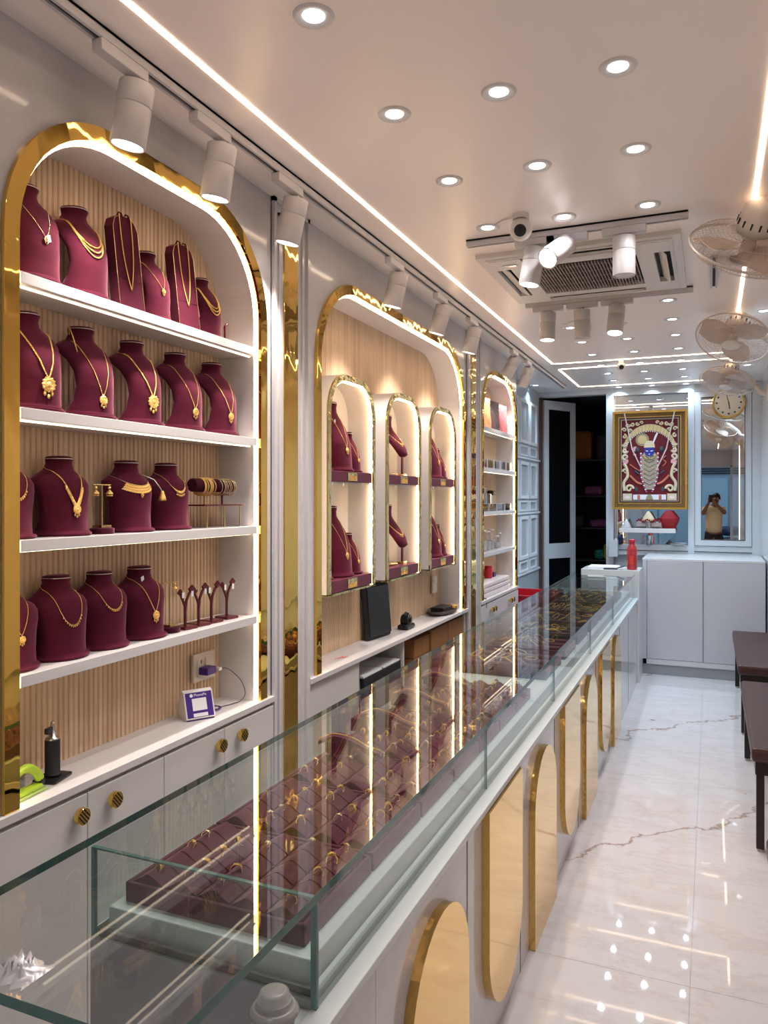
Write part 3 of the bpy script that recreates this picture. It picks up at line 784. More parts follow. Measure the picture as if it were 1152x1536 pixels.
def tag_on(t, p, s_=1.0):
    M = Matrix.Translation(p) @ Matrix.Rotation(.4, 4, 'X') @ Matrix.Rotation(.2, 4, 'Y')
    o = MB().box(-.0006, .0006, -.006*s_, .006*s_, -.009*s_, .009*s_, M=M).build('price_tag', TAGM, t, local=True)
    return o

G1 = 'maroon necklace busts on the top shelf'; XB = -1.672
rz0 = -.10
# -------- top shelf
def pair(style, H, y, z, lab, grp, kind, nlab, ngrp, rz=rz0, zl=.36, x=XB, m=None, tag=None, thick=1.0):
    bust(style, H, (x, y, z), lab, grp, rz)
    n = necklace(style, H, (x, y, z), kind, nlab, ngrp, rz, zl, m, thick)
    if tag: tag_on(n, Vector((front(style, H, H*tag[1], H*tag[0], .006), H*tag[0], H*tag[1])))
    return n
NG = 'gold necklaces on the first arch shelves'
pair('hollow', .266, 1.52, SZ[0], 'maroon velvet bust at the left end of the top shelf', G1, 'fine', 'pale fine necklace with a small flower pendant, left end of top shelf', NG, zl=.45, m=JEWELP, tag=(.02,.44))
pair('hollow', .268, 1.70, SZ[0], 'large maroon bust beside the near tall chain pad on the top shelf', G1, 'layers', 'beaded multi strand gold necklace on the second bust of the top shelf', NG, zl=.55)
pair('hollow', .228, 2.00, SZ[0], 'smaller maroon bust standing between the two tall chain pads', G1, 'fine', 'short pale gold necklace with flower pendant between the two tall chain pads', NG, zl=.45)
pair('hollow', .218, 2.29, SZ[0], 'smallest maroon bust at the right end of the top shelf', G1, 'layers', 'triple strand gold rope necklace at the right end of the top shelf', NG, zl=.50)
def chainpad(y, z, H, label, clabel, zl):
    t = thing('chain_pad', label, 'display pad', (XB, y, z), (0, 0, -.1))
    prof = [(-.050, 0), (.050, 0), (.050, H*.86), (.040, H*.95), (.022, H*.992), (0, H), (-.022, H*.992), (-.040, H*.95), (-.050, H*.86)]
    S = Matrix.Shear('XZ', 4, (0, 0))
    M = Matrix(((1, 0, -.13, .035), (0, 1, 0, 0), (0, 0, 1, 0), (0, 0, 0, 1)))
    MB().prism(prof, 'x', -.018, .018, M=M).build('pad', VELVET, t, local=True)
    mb = MB(); mb.tube([M @ Vector((.0185, p[0]*.97, max(.002, p[1]*.995))) for p in prof[2:]]+[M @ Vector((.0185, -.0485, .003))], .0010, 5)
    mb.tube([M @ Vector((.0185, .0485, .003)), M @ Vector((.0185, .0485, H*.86))], .0010, 5); mb.build('piping', BRASS, t, local=True)
    for s_ in (-.015, .012):
        MB().tube([M @ Vector((.0, s_, H*.985)), M @ Vector((.012, s_, H*1.03)), M @ Vector((.020, s_+.002, H*1.01)), M @ Vector((.022, s_+.002, H*.985))], .003, 6).build('hook', VELVETD, t, local=True)
    MB().box(-.0005, .0005, -.05, .05, -.0006, .0006, M=M @ Matrix.Translation((.0187, 0, H*.32))).build('seam', VELVETD, t, local=True)
    n = thing('gold_chain', clabel, 'chain', (XB, y, z), (0, 0, -.1))
    mb = MB(); pts = []
    for k in range(41):
        a = -1+2*k/40; yy = .022*math.copysign(1-(1-abs(a))**3, a)*(1 if a > 0 else 1.05); zz = H*(zl+(1.0-zl)*abs(a)**1.0) if abs(a) > .12 else H*(zl+(1-zl)*.12*abs(a)/.12)
        pts.append(M @ Vector((.0215, yy, zz)))
    mb.tube(pts, .0012, 5)
    for k in range(len(pts)-1):
        for q in (0, .25, .5, .75): bead(mb, pts[k].lerp(pts[k+1], q), .0026)
    mb.build('links', JEWEL, n, local=True)
chainpad(1.855, SZ[0], .297, 'tall round-topped maroon pad holding a long chain, nearer one on top shelf', 'long gold chain hanging on the nearer tall maroon pad', .22)
chainpad(2.135, SZ[0], .295, 'tall round-topped maroon pad holding a long chain, farther one on top shelf', 'long gold chain hanging on the farther tall maroon pad', .28)
# -------- second shelf
G2 = 'maroon necklace busts on the second shelf'
for y, lab, kind, nl, zl in ((1.525, 'maroon bust at the left end of the second shelf', 'heavy', 'gold necklace with round filigree pendant, left end of second shelf', .33),
                       (1.725, 'maroon bust second from left on the second shelf', 'pendant', 'long gold necklace with heart shaped pendant, second from left on second shelf', .24),
                       (1.94, 'maroon bust in the middle of the second shelf', 'heavy', 'heavy gold necklace with large oval pendant in the middle of the second shelf', .34),
                       (2.155, 'maroon bust second from right on the second shelf', 'pendant', 'gold necklace with small round pendant, second from right on second shelf', .28),
                       (2.365, 'maroon bust at the right end of the second shelf', 'pendant', 'gold necklace with leaf pendant at the right end of the second shelf', .30)):
    n = pair('hollow', .267, y, SZ[1], lab, G2, kind, nl, NG, zl=zl)
t = thing('tassel_chain', 'gold chain with dark red tassel hung over the second bust of second shelf', 'chain', (XB, 1.725, SZ[1]), (0,0,-.1))
MB().tube([(-.03,-.045,.245), (-.01,-.062,.262), (.0,-.058,.235), (.012,-.052,.19), (.02,-.050,.165)], .0018, 6).build('cord', JEWEL, t, local=True)
MB().lathe([(.0001,.006),(.007,.002),(.009,-.006),(.006,-.016),(.0001,-.02)], 10, (.022,-.049,.158)).build('tassel', mat('red_bead', (.25,.01,.02), .3), t, local=True)
# -------- third shelf
G3 = 'maroon necklace busts on the third shelf'
pair('solid', .216, 1.44, SZ[2], 'maroon bust cut by the frame at the left of the third shelf', G3, 'drops', 'fine gold necklace with dangling drops, left end of third shelf', NG, zl=.48)
pair('solid', .218, 1.635, SZ[2], 'maroon bust wearing a broad floral necklace on the third shelf', G3, 'floral', 'broad gold floral bib necklace on the third shelf', NG, zl=.40)
pair('solid', .218, 1.905, SZ[2], 'maroon bust wearing a curved bib collar on the third shelf', G3, 'collar', 'solid gold bib collar necklace on the third shelf', NG, zl=.66)
pair('solid', .218, 2.095, SZ[2], 'maroon bust next to the bangle roll on the third shelf', G3, 'crescent', 'gold crescent choker with dangling beads beside the bangle roll', NG, zl=.58)
t = thing('gold_tassel', 'yellow gold silk tassel hanging between two third shelf busts', 'tassel', (XB+.03, 2.005, SZ[2]+.10))
MB().tube([(XB-.01,1.965,SZ[2]+.18),(XB+.02,1.985,SZ[2]+.165),(XB+.035,2.0,SZ[2]+.135),(XB+.035,2.005,SZ[2]+.125)], .0018, 6).build('cord', SILVER, t)
MB().lathe([(.0001,.012),(.005,.010),(.006,.004),(.011,-.010),(.013,-.020),(.0001,-.021)], 12, (XB+.036,2.006,SZ[2]+.118)).build('fringe', JEWEL, t)
def earring(x, y, z, label, grp, s_=1.0, m=JEWEL):
    t = thing('earring', label, 'earring', (x, y, z), group=grp)
    mb = MB(); mb.tube([(0,0,0),(.002,.0,.004),(.004,0,.0)], .0006, 4); mb.ball((.002,0,-.005*s_), .0045*s_, 8, 5); mb.lathe([(.0001,0),(.003*s_,-.003*s_),(.009*s_,-.010*s_),(.0095*s_,-.013*s_)], 10, (.002,0,-.009*s_))
    for k in range(6): mb.ball((.002+.007*s_*math.cos(k*PI/3), .007*s_*math.sin(k*PI/3), -.026*s_), .0022*s_, 5, 4)
    mb.build('jhumka', m, t, local=True); return t
def tstand(y, z, H, label):
    t = thing('earring_stand', label, 'stand', (XB+.01, y, z))
    MB().lathe([(.0001,0),(.034,0),None,(.035,.002),(.035,.016),None,(.033,.018),(.0001,.018)], 24, (XB+.01,y,z)).build('base', VELVETD, t)
    MB().box(XB-.008, XB+.028, y-.020, y+.020, z+.018, z+.026).build('plinth', BRASS, t)
    MB().tube([(XB+.01,y,z+.02),(XB+.01,y,z+H)], .0022, 8).build('post', BRASS, t)
    MB().tube([(XB+.01,y-.036,z+H),(XB+.01,y+.036,z+H)], .0020, 8).build('crossbar', BRASS, t)
    return t
tstand(1.765, SZ[2], .145, 'brass T-shaped earring stand between busts on the third shelf')
earring(XB+.011, 1.737, SZ[2]+.142, 'dangling gold earring on the left of the third shelf T-stand', 'earrings on the brass stands', 1.1)
earring(XB+.011, 1.793, SZ[2]+.142, 'dangling gold earring on the right of the third shelf T-stand', 'earrings on the brass stands', 1.1)
# bangle roll on its little table
yb = 2.325
t = thing('bangle_table', 'small brass legged table with a dark top at the right end of third shelf', 'stand', (XB, yb, SZ[2]))
MB().box(XB-.05, XB+.05, yb-.11, yb+.135, SZ[2]+.078, SZ[2]+.083).build('table_top', LACQ, t)
for dx in (-.04, .04):
    for dy in (-.085, .02, .12): MB().tube([(XB+dx,yb+dy,SZ[2]),(XB+dx,yb+dy,SZ[2]+.078)], .0022, 8).build('leg', BRASS, t)
zr = SZ[2]+.152
t = thing('bangle_roll', 'maroon bangle roll with two velvet bars on the small brass table', 'display roll', (XB, yb, SZ[2]+.083))
for ya, yb2, nm in ((yb-.125, yb-.005, 'roll'), (yb+.002, yb+.115, 'roll')):
    M = Matrix.Translation((XB+.005, ya, zr)) @ Matrix.Rotation(-PI/2, 4, 'X')
    MB().lathe([(.0001,0),(.021,0),None,(.024,.003),(.024,yb2-ya-.003),None,(.021,yb2-ya),(.0001,yb2-ya)], 20, M=M).build(nm, VELVETD, t)
for q in (-.05, .055): MB().tube([(XB+.005,yb+q,SZ[2]+.083),(XB+.005,yb+q,zr-.02)], .004, 8).build('post', BRASS if q < 0 else LACQ, t)
def torus_mesh(R, r, m, name, beads=True, n=30, k=6):
    mb = MB(); mb.tube([(0, R*math.cos(2*PI*i/n), R*math.sin(2*PI*i/n)) for i in range(n)], r, k, closed=True)
    if beads:
        for i in range(n): mb.ball((0, (R+.0)*math.cos(2*PI*i/n), R*math.sin(2*PI*i/n)), r*1.5, 5, 3)
    return mb.mesh(name, m)
bm1 = torus_mesh(.031, .0018, JEWEL, 'bangle'); bm2 = torus_mesh(.030, .0012, JEWELP, 'bangle', True)
for k, q in enumerate((-.085, -.078, -.068, -.055, -.048, -.038, -.028, .018, .03, .042, .054, .066, .078, .09, .10)):
    o = bpy.data.objects.new('bangle', bm1 if k < 7 else bm2); COL.objects.link(o)
    o.location = (XB+.005, yb+q, zr-.0055); o.rotation_euler = (random.uniform(-.06,.06), 0, PI/2+random.uniform(-.12,.12))
    o['category'] = 'bangle'; o['group'] = 'bangles on the near roll' if k < 7 else 'bangles on the far roll'
    o['label'] = 'thick gold bangle hanging on the nearer velvet bar of the bangle roll' if k < 7 else 'thin gold bangle hanging on the farther velvet bar of the bangle roll'
# -------- fourth shelf
G4 = 'maroon necklace busts on the bottom shelf'
pair('solid', .222, 1.45, SZ[3], 'maroon bust cut by the frame at the left of the bottom shelf', G4, 'pendant', 'gold chain with a small square pendant, left end of bottom shelf', NG, zl=.42, thick=.7)
pair('solid', .225, 1.625, SZ[3], 'maroon bust second from left on the bottom shelf', G4, 'drops', 'gold necklace with tiny drops, second from left on bottom shelf', NG, zl=.42)
pair('solid', .222, 1.79, SZ[3], 'maroon bust third from left on the bottom shelf', G4, 'drops', 'thin gold necklace with hanging beads, third from left on bottom shelf', NG, zl=.52)
pair('solid', .223, 1.965, SZ[3], 'maroon bust beside the earring stands on the bottom shelf', G4, 'pendant', 'double gold chain with leaf pendant beside the earring stands, bottom shelf', NG, zl=.38, tag=(-.1,.85))
tstand(2.075, SZ[3], .165, 'brass T-shaped earring stand on the bottom shelf')
earring(XB+.011, 2.098, SZ[3]+.162, 'small gold earring on the bottom shelf T-stand', 'earrings on the brass stands', .9)
for k, y in enumerate((2.15, 2.225, 2.30, 2.395)):
    nm = ('nearest', 'second nearest', 'third', 'farthest')[k]
    t = thing('earring_tree', nm+' dark red forked earring tree on the bottom shelf', 'stand', (XB+.015, y, SZ[3]), (0, 0, -.15), 'forked earring trees')
    MB().rbox(-.032, .032, -.030, .030, 0, .010, .002).build('base', LACQ, t, local=True)
    MB().tube([(0,0,.010),(0,0,.075),(0,-.012,.10),(0,-.022,.118)], [.005,.005,.0045,.004], 8).build('arm', LACQ, t, local=True)
    MB().tube([(0,0,.06),(0,.006,.095),(0,.018,.118),(0,.026,.128)], [.005,.005,.0045,.004], 8).build('arm', LACQ, t, local=True)
    for s_ in (-1, 1):
        M = Matrix.Translation((.004, .026*s_ if s_ > 0 else -.024, .134 if s_ > 0 else .124)) @ Matrix.Rotation(.7*s_, 4, 'X')
        MB().rbox(-.004, .004, -.011, .011, -.009, .009, .001, M=M).build('earring_pad', LACQ, t, local=True)
        w_ = thing('stud_earring', 'small gold stud earring on the %s side of the %s earring tree' % ('left' if s_ < 0 else 'right', nm), 'earring', (XB+.024, y+.025*s_, SZ[3]+.130), group='stud earrings on the trees')
        MB().ball((.0,0,0), .0032, 8, 5).build('stud', JEWELP, w_, local=True)
        if (k+s_) % 3 != 0: MB().box(.002,.003,-.006,.006,-.022,-.003).build('price_tag', TAGM, w_, local=True)
t = thing('earring_tree', 'dark forked earring stand at the right end of the top shelf', 'stand', (XB-.01, 2.42, SZ[0]), (0,0,.2))
MB().rbox(-.02,.02,-.02,.02,0,.008,.002).build('base', LACQ, t, local=True)
MB().tube([(0,0,.008),(0,0,.05),(.004,-.010,.075),(.006,.004,.085)], .005, 8).build('arm', LACQ, t, local=True)

# ---- small items on worktop 1
WZ = .908
t = thing('payment_speaker', 'purple and white payment speaker standing on the first worktop', 'device', (-1.675, 2.235, WZ), (0, 0, math.radians(-32)))
prof = [(-.045,0),(.040,0),(.046,.006),(.012,.092),(.005,.098),(-.004,.098),(-.040,.045),(-.047,.02)]
MB().prism(prof, 'y', -.052, .052).build('shell', PLASW, t, local=True)
MB().box(-.046,.044,-.050,.050,-.0,.008).build('foot', mat('purple', (.055,.012,.22), .4), t, local=True)
ang = math.atan2(.034, .086); Mf = Matrix.Translation((.0295, 0, .050)) @ Matrix.Rotation(-ang, 4, 'Y')
MB().rbox(-.001, .003, -.053, .053, -.047, .047, .001, M=Mf).build('bezel', PLASW, t, local=True)
MB().rbox(.0025, .0038, -.048, .048, -.043, .043, .0005, M=Mf).build('face', mat('purple'), t, local=True) if False else MB().rbox(.0025, .0038, -.048, .048, -.043, .043, .0005, M=Mf).build('face', MATS['purple'], t, local=True)
MB().box(.0038, .0045, -.026, .026, -.020, .022, M=Mf).build('white_card', TAGM, t, local=True)
MB().box(.0038, .0045, -.026, .026, -.041, -.029, M=Mf).build('lower_label', TAGM, t, local=True)
R_ = (Mf.to_3x3() @ Matrix(((0,0,1),(1,0,0),(0,1,0)))).to_euler()
text('PhonePe', .013, Mf @ Vector((.0042, .006, .033)), R_, TAGM, t)
MB().cyl((0,0,0), .006, .0038, .0043, 14, M=Mf @ Matrix.Translation((0,-.026,.033)) @ Matrix.Rotation(PI/2,4,'Y')).build('round_mark', TAGM, t, local=True)
t = thing('wall_socket', 'cream switch socket plate on the fluted wood of the first arch', 'socket', (NX+.0, 2.37, 1.055))
MB().rbox(NX, NX+.012, 2.305, 2.435, 1.003, 1.107, .003).build('plate', PLASC, t)
MB().rbox(NX+.011, NX+.015, 2.325, 2.368, 1.022, 1.088, .001).build('outlet', PLASC, t); MB().rbox(NX+.011, NX+.015, 2.374, 2.415, 1.022, 1.088, .001).build('rocker', PLASC, t)
MB().box(NX+.0151, NX+.0156, 2.343, 2.350, 1.070, 1.082).build('pin_hole', BLACKP, t)
t = thing('charger', 'purple plug-in charger in the first arch socket with a thin purple cable', 'charger', (NX+.015, 2.355, 1.045))
PUR = MATS['purple']
MB().rbox(NX+.015, NX+.055, 2.330, 2.385, 1.030, 1.058, .004).build('plug', PUR, t)
MB().rbox(NX+.050, NX+.066, 2.385, 2.405, 1.038, 1.050, .002).build('connector', PLASW, t)
pts = [(NX+.058,2.405,1.044),(NX+.07,2.44,1.035),(NX+.10,2.475,.99),(NX+.115,2.485,.94),(NX+.11,2.465,.915),(NX+.10,2.42,.911),(NX+.085,2.37,.911)]
for k in range(26):
    a = k*.75; pts.append((NX+.075+.022*math.cos(a)*(1-.2*math.sin(a*.4)), 2.335+.030*math.sin(a*1.0+.5*math.sin(a*.5)), .9115+.0012*(k % 4)))
pts.append((NX+.04, 2.29, .912))
from mathutils import geometry
def smooth(pts, sub=4):
    P = [Vector(p) for p in pts]; P = [2*P[0]-P[1]]+P+[2*P[-1]-P[-2]]; out = []
    for i in range(1, len(P)-2):
        for k in range(sub):
            u = k/sub; a, b, c, d = P[i-1:i+3]
            out.append(.5*((2*b)+(-a+c)*u+(2*a-5*b+4*c-d)*u*u+(-a+3*b-3*c+d)*u**3))
    out.append(P[-2]); return out
MB().tube(smooth(pts), .0016, 5).build('cable', mat('purple_cable', (.06,.02,.10), .5), t)
t = thing('gas_torch', 'black cylinder gas torch on a flat base standing on first worktop', 'torch', (-1.668, 1.585, WZ), (0,0,.25))
MB().rbox(-.035,.035,-.042,.042,0,.010,.004).build('base', BLACKP, t, local=True)
MB().lathe([(.0001,.010),(.023,.010),(.023,.016),None,(.020,.018),(.020,.108),None,(.018,.110),(.0001,.110)], 20).build('body', BLACKM, t, local=True)
MB().lathe([(.019,.110),(.019,.114),(.010,.116),(.010,.130),(.006,.132),(.006,.150),(.004,.158),(.0001,.158)], 14).build('nozzle', mat('dull_chrome', (.35,.33,.32), .3, 1), t, local=True)
MB().rbox(-.006,.006,-.030,-.006,.130,.146,.002).build('trigger', BLACKP, t, local=True)
t = thing('tape_sealer', 'lime green hand sealer with an arched handle at the left of first worktop', 'hand tool', (-1.635, 1.465, WZ), (0,0,.1))
LIME = mat('lime_plastic', (.42,.62,.04), .3)
MB().rbox(-.022,.022,-.05,.058,0,.008,.003).build('foot_plate', mat('lime_pale', (.36,.48,.14), .4), t, local=True)
MB().rbox(-.016,.016,-.052,.046,.008,.020,.003).build('body', LIME, t, local=True)
MB().tube(smooth([(0,-.045,.015),(0,-.046,.045),(0,-.025,.068),(0,.008,.070),(0,.036,.052),(0,.050,.030)], 4), [.010]*11+[.012]*10, 10).build('handle', LIME, t, local=True)
MB().rbox(-.012,.012,.044,.058,.014,.030,.002).build('nose', BLACKP, t, local=True)
def openbox(mb, x0, x1, y0, y1, z0, z1, w=.002, lid=False):
    mb.box(x0,x1,y0,y1,z0,z0+w); mb.box(x0,x0+w,y0,y1,z0+w,z1); mb.box(x1-w,x1,y0,y1,z0+w,z1)
    mb.box(x0+w,x1-w,y0,y0+w,z0+w,z1); mb.box(x0+w,x1-w,y1-w,y1,z0+w,z1)
    if lid: mb.box(x0-.003,x1+.003,y0-.003,y1+.003,z1,z1+.004)
mb = MB(); openbox(mb, -1.735, -1.675, 1.44, 1.50, WZ, WZ+.045, lid=True); single(mb, 'plastic_container', CLEAR, 'clear plastic container behind the lime green hand sealer', 'container')

# ================================================================ SMALL ARCHED CABINETS IN MIDDLE BAY
MG = 'small arched cabinets in the middle niche'; FXC = -1.600
CABS = []
for i, y0 in enumerate((3.10, 3.782, 4.468)):
    y1 = y0+.532; nm = ('left', 'middle', 'right')[i]
    t = thing('small_arched_cabinet', '%s one of the three small arched jewellery cabinets in the middle niche' % nm, 'cabinet', (-1.68, (y0+y1)/2, 1.237), group=MG)
    CABS.append((y0, y1))
    z0, z1, r = 1.237, 2.27, .19
    MB().band(arch(y0, y1, z0, z1, r), arch(y0+.022, y1-.022, z0, z1-.022, r-.022), NX+.001, FXC-.004).build('shell', NICHEM, t)
    MB().prism(arch(y0+.022, y1-.022, z0+.01, z1-.022, r-.022), 'x', NX+.002, NX+.008).build('back_panel', NICHEM, t)
    MB().band(arch(y0, y1, z0, z1, r), arch(y0+.030, y1-.030, z0, z1-.030, r-.030), FXC-.004, FXC+.005).build('gold_trim', GOLDPALE, t)
    MB().box(NX+.002, FXC+.005, y0, y1, z0-.006, z0+.004).build('gold_bottom', GOLDPALE, t)
    MB().band(arch(y0+.030, y1-.030, z0, z1-.030, r-.030), arch(y0+.038, y1-.038, z0, z1-.038, r-.038), FXC-.010, FXC-.003).build('led_strip', LEDM, t)
    MB().box(NX+.01, FXC-.002, y0+.024, y1-.024, 1.752, 1.758).build('glass_shelf', CLEAR, t)
    for q in (-.12, .02, .14): MB().cyl((NX+.03, (y0+y1)/2+q, 0), .006, 1.745, 1.752, 10).build('shelf_pin', CHROME, t)
    for zb, dz, wd in ((1.759, .052, 'upper'), (1.242, .058, 'lower')):
        tr = thing('velvet_plinth', 'maroon plinth with gold plate, %s level of the %s small cabinet' % (wd, nm), 'plinth', (-1.68, (y0+y1)/2, zb), group='maroon plinths in the small cabinets')
        MB().rbox(NX+.012, FXC-.001, y0+.032, y1-.032, zb, zb+dz, .003).build('block', mat('plum_leather', (.13,.018,.045), .45), tr)
        ym = (y0+y1)/2
        pl = MB().rbox(FXC-.001, FXC+.002, ym-.052, ym+.052, zb+.006, zb+dz-.006, .001).build('gold_plate', GOLDPALE, tr)
        mb = MB()
        for k in range(9): mb.tube([(FXC+.003, ym-.036+k*.009, zb+.014), (FXC+.003, ym-.034+k*.009, zb+.026+.004*(k % 3))], .0012, 4)
        for k in range(14): mb.box(FXC+.0018, FXC+.0032, ym-.038+k*.0055, ym-.035+k*.0055, zb+.0085, zb+.0125)
        mb.build('engraving', JEWEL, pl)
BG = 'maroon arched busts in the small cabinets'; SNG = 'gold necklaces in the small cabinets'
for i, (y0, y1) in enumerate(CABS):
    nm = ('left', 'middle', 'right')[i]; ym = (y0+y1)/2
    for zb, wd in ((1.812, 'upper'), (1.301, 'lower')):
        if i != 1:
            k0 = len(COL.objects); Hh = .338
            pair('arc', Hh, ym+.0, zb, 'tall curved maroon bust, %s level of the %s small cabinet' % (wd, nm), BG, 'pendant', 'gold chain with a long pendant on the tall bust, %s level of %s small cabinet' % (wd, nm), SNG, zl=.34, x=-1.690, tag=(-.1,.72) if wd == 'upper' else None)
            pair('arc', .20, ym+.150, zb, 'low curved maroon bust at the right side, %s level of the %s small cabinet' % (wd, nm), BG, 'fine', 'fine chain on the low right bust, %s level of %s small cabinet' % (wd, nm), SNG, zl=.35, x=-1.675)
            pair('arc', .19, ym-.175, zb, 'low curved maroon bust at the left side, %s level of the %s small cabinet' % (wd, nm), BG, 'fine', 'fine chain on the low left bust, %s level of %s small cabinet' % (wd, nm), SNG, zl=.35, x=-1.675)
            for o_ in list(COL.objects)[k0:]:
                if o_.parent is None: o_.scale = (.80, 1, 1)
        else:
            # hanging neck form on a brass post
            y = ym-.005
            t = thing('post_bust', 'maroon neck form raised on a brass post, %s level of the middle small cabinet' % wd, 'bust', (-1.69, y, zb), (0,0,-.1), 'neck forms on brass posts')
            H = .25
            MB().lathe([(.0001,0),(.050,0),(.050,.008),(.0001,.010)], 24, sx=.75).build('base', BRASS, t, local=True)
            MB().tube([(-.01,0,.008),(-.01,0,H*.62)], .004, 10).build('post', BRASS, t, local=True)
            mb = MB(); n = 20; secs = []
            for (z, c, d, w) in ((.30,.075,.010,.018),(.34,.078,.018,.036),(.45,.060,.022,.048),(.58,.030,.024,.055),(.68,-.002,.026,.056),(.76,-.018,.028,.046),(.82,-.022,.027,.036),(.90,-.02,.025,.032),(1.0,-.018,.026,.034)):
                secs.append([(c+d*math.cos(2*PI*k/n), w*math.sin(2*PI*k/n), z*H) for k in range(n)])
            mb.add([p for s_ in secs for p in s_], [(a*n+k, a*n+(k+1)%n, (a+1)*n+(k+1)%n, (a+1)*n+k) for a in range(len(secs)-1) for k in range(n)], 0, True)
            mb.add(secs[0], [tuple(range(n))[::-1]]); mb.add(secs[-1], [tuple(range(n))])
            mb.build('neck_form', VELVET, t, local=True)
            MB().tube([(p[0]*1.01, p[1]*1.02, p[2]-.003) for p in secs[-1]], .0012, 5, closed=True).build('piping', SILVER, t, local=True)
            n_ = thing('necklace', 'gold choker on the raised neck form, %s level of the middle small cabinet' % wd, 'necklace', (-1.69, y, zb), (0,0,-.1), SNG)
            mb = MB(); pts = []
            for k in range(31):
                a = -1+2*k/30; yy = .040*math.sin(a*PI/2); z = H*(.50+.30*(1-math.cos(a*PI/2)))
                zf = z/H; c = .060+(zf-.45)*(-.26); w = .050; c = max(c, -.02); x = c+.026*math.sqrt(max(0,1-min(1,abs(yy)/w)**2))+.002; pts.append(Vector((x, yy, z)))
            mb.tube(pts, .001, 5)
            for p in pts[6:25]: mb.ball(p, .0032, 6, 4)
            for p in pts[11:20]: mb.ball(p+Vector((.001,0,-.007)), .0026, 6, 4)
            mb.build('beads', JEWEL, n_, local=True)
            for o_ in (t, n_): o_.scale = (1.12, 1.35, 1.38)
            t = thing('watch_strap_pad', 'slim maroon strip with small gold pieces, %s level of middle small cabinet' % wd, 'display strip', (-1.665, ym+.13, zb))
            MB().box(-1.685,-1.645,ym+.105,ym+.155,zb,zb+.012).build('foot', BRASS, t)
            MB().rbox(-1.668,-1.660,ym+.118,ym+.142,zb+.012,zb+.115,.002).build('strip', VELVET, t)

# ---- things on middle worktop
M = Matrix.Translation((-1.690, 3.90, WZ)) @ Matrix.Rotation(math.radians(-6), 4, 'Z') @ Matrix.Rotation(math.radians(-5), 4, 'Y')
t = thing('black_display_board', 'tall black board leaning upright on the middle worktop', 'board', (-1.70, 3.90, WZ))
MB().rbox(-.020, .012, -.130, .130, .002, .315, .012, M=M @ Matrix.Translation((-.004,0,0))).build('board', BLACKM, t)
MB().rbox(.010, .016, -.118, .118, .02, .29, .004, M=M).build('face_sheet', BLACKP, t)
t = thing('black_tape_dispenser', 'shiny black desk gadget beside the tall black board', 'gadget', (-1.665, 4.24, WZ))
MB().rbox(-1.70,-1.63,4.18,4.31,WZ,WZ+.030,.012).build('base', BLACKP, t)
M2 = Matrix.Translation((-1.665, 4.245, WZ+.048)) @ Matrix.Rotation(PI/2, 4, 'Y')
MB().lathe([(.014,-.024),(.036,-.024),None,(.038,-.02),(.038,.02),None,(.036,.024),(.014,.024),None,(.014,-.024)], 20, M=M2).build('drum', BLACKP, t)
MB().tube([(-1.665,4.21,WZ+.08),(-1.665,4.24,WZ+.092),(-1.665,4.27,WZ+.083)], .009, 8).build('handle', BLACKM, t)
t = thing('basket_tray', 'round dark tray with gold bits at the right end of middle worktop', 'tray', (-1.66, 4.93, WZ))
MB().lathe([(.0001,.002),(.11,.002),(.14,.012),(.16,.030),None,(.165,.030),(.150,.008),(.11,.0),(.0001,0)], 32, (-1.665,4.92,WZ), sx=.52, sy=1.2).build('bowl', mat('dark_wicker', (.06,.045,.04), .5, bump=.6, bscale=120), t)
mb = MB().rbox(-1.71,-1.62,4.80,4.99,WZ+.012,WZ+.050,.004); single(mb, 'black_box', BLACKP, 'flat black box lying in the round dark tray', 'box')
for k in range(7):
    o = bpy.data.objects.new('bangle', bm1); COL.objects.link(o); o.location = (-1.645+.008*math.sin(k*2), 5.05+.006*math.cos(k*3), WZ+.020+.003*k); o.rotation_euler = (0, PI/2+random.uniform(-.15,.15), 0); o.scale = (1,.9,.9)
    o['label'] = 'gold bangle heaped at the right end of the round dark tray'; o['category'] = 'bangle'; o['group'] = 'bangles heaped in the dark tray'
t = thing('wall_socket', 'framed switch plate on the fluted wood of the middle arch', 'socket', (NX, 4.93, 1.13))
MB().rbox(NX, NX+.012, 4.925, 5.015, 1.035, 1.15, .003).build('plate', PLASC, t)
for a, b in ((1.05,1.085),(1.10,1.135)):
    for q in (4.935, 4.975): MB().rbox(NX+.011, NX+.015, q, q+.03, a, b, .001).build('rocker', PLASW, t)
mb = MB()
for k in range(3): mb.tube([(-1.66+.01*k,3.30+.02*k,WZ+.002),(-1.65+.012*k,3.36,WZ+.004),(-1.63,3.33+.02*k,WZ+.002)], .002, 5)
single(mb, 'paper_scrap', mat('coral_paper', (.75,.32,.25), .7), 'small coral scrap lying on the middle worktop', 'scrap')
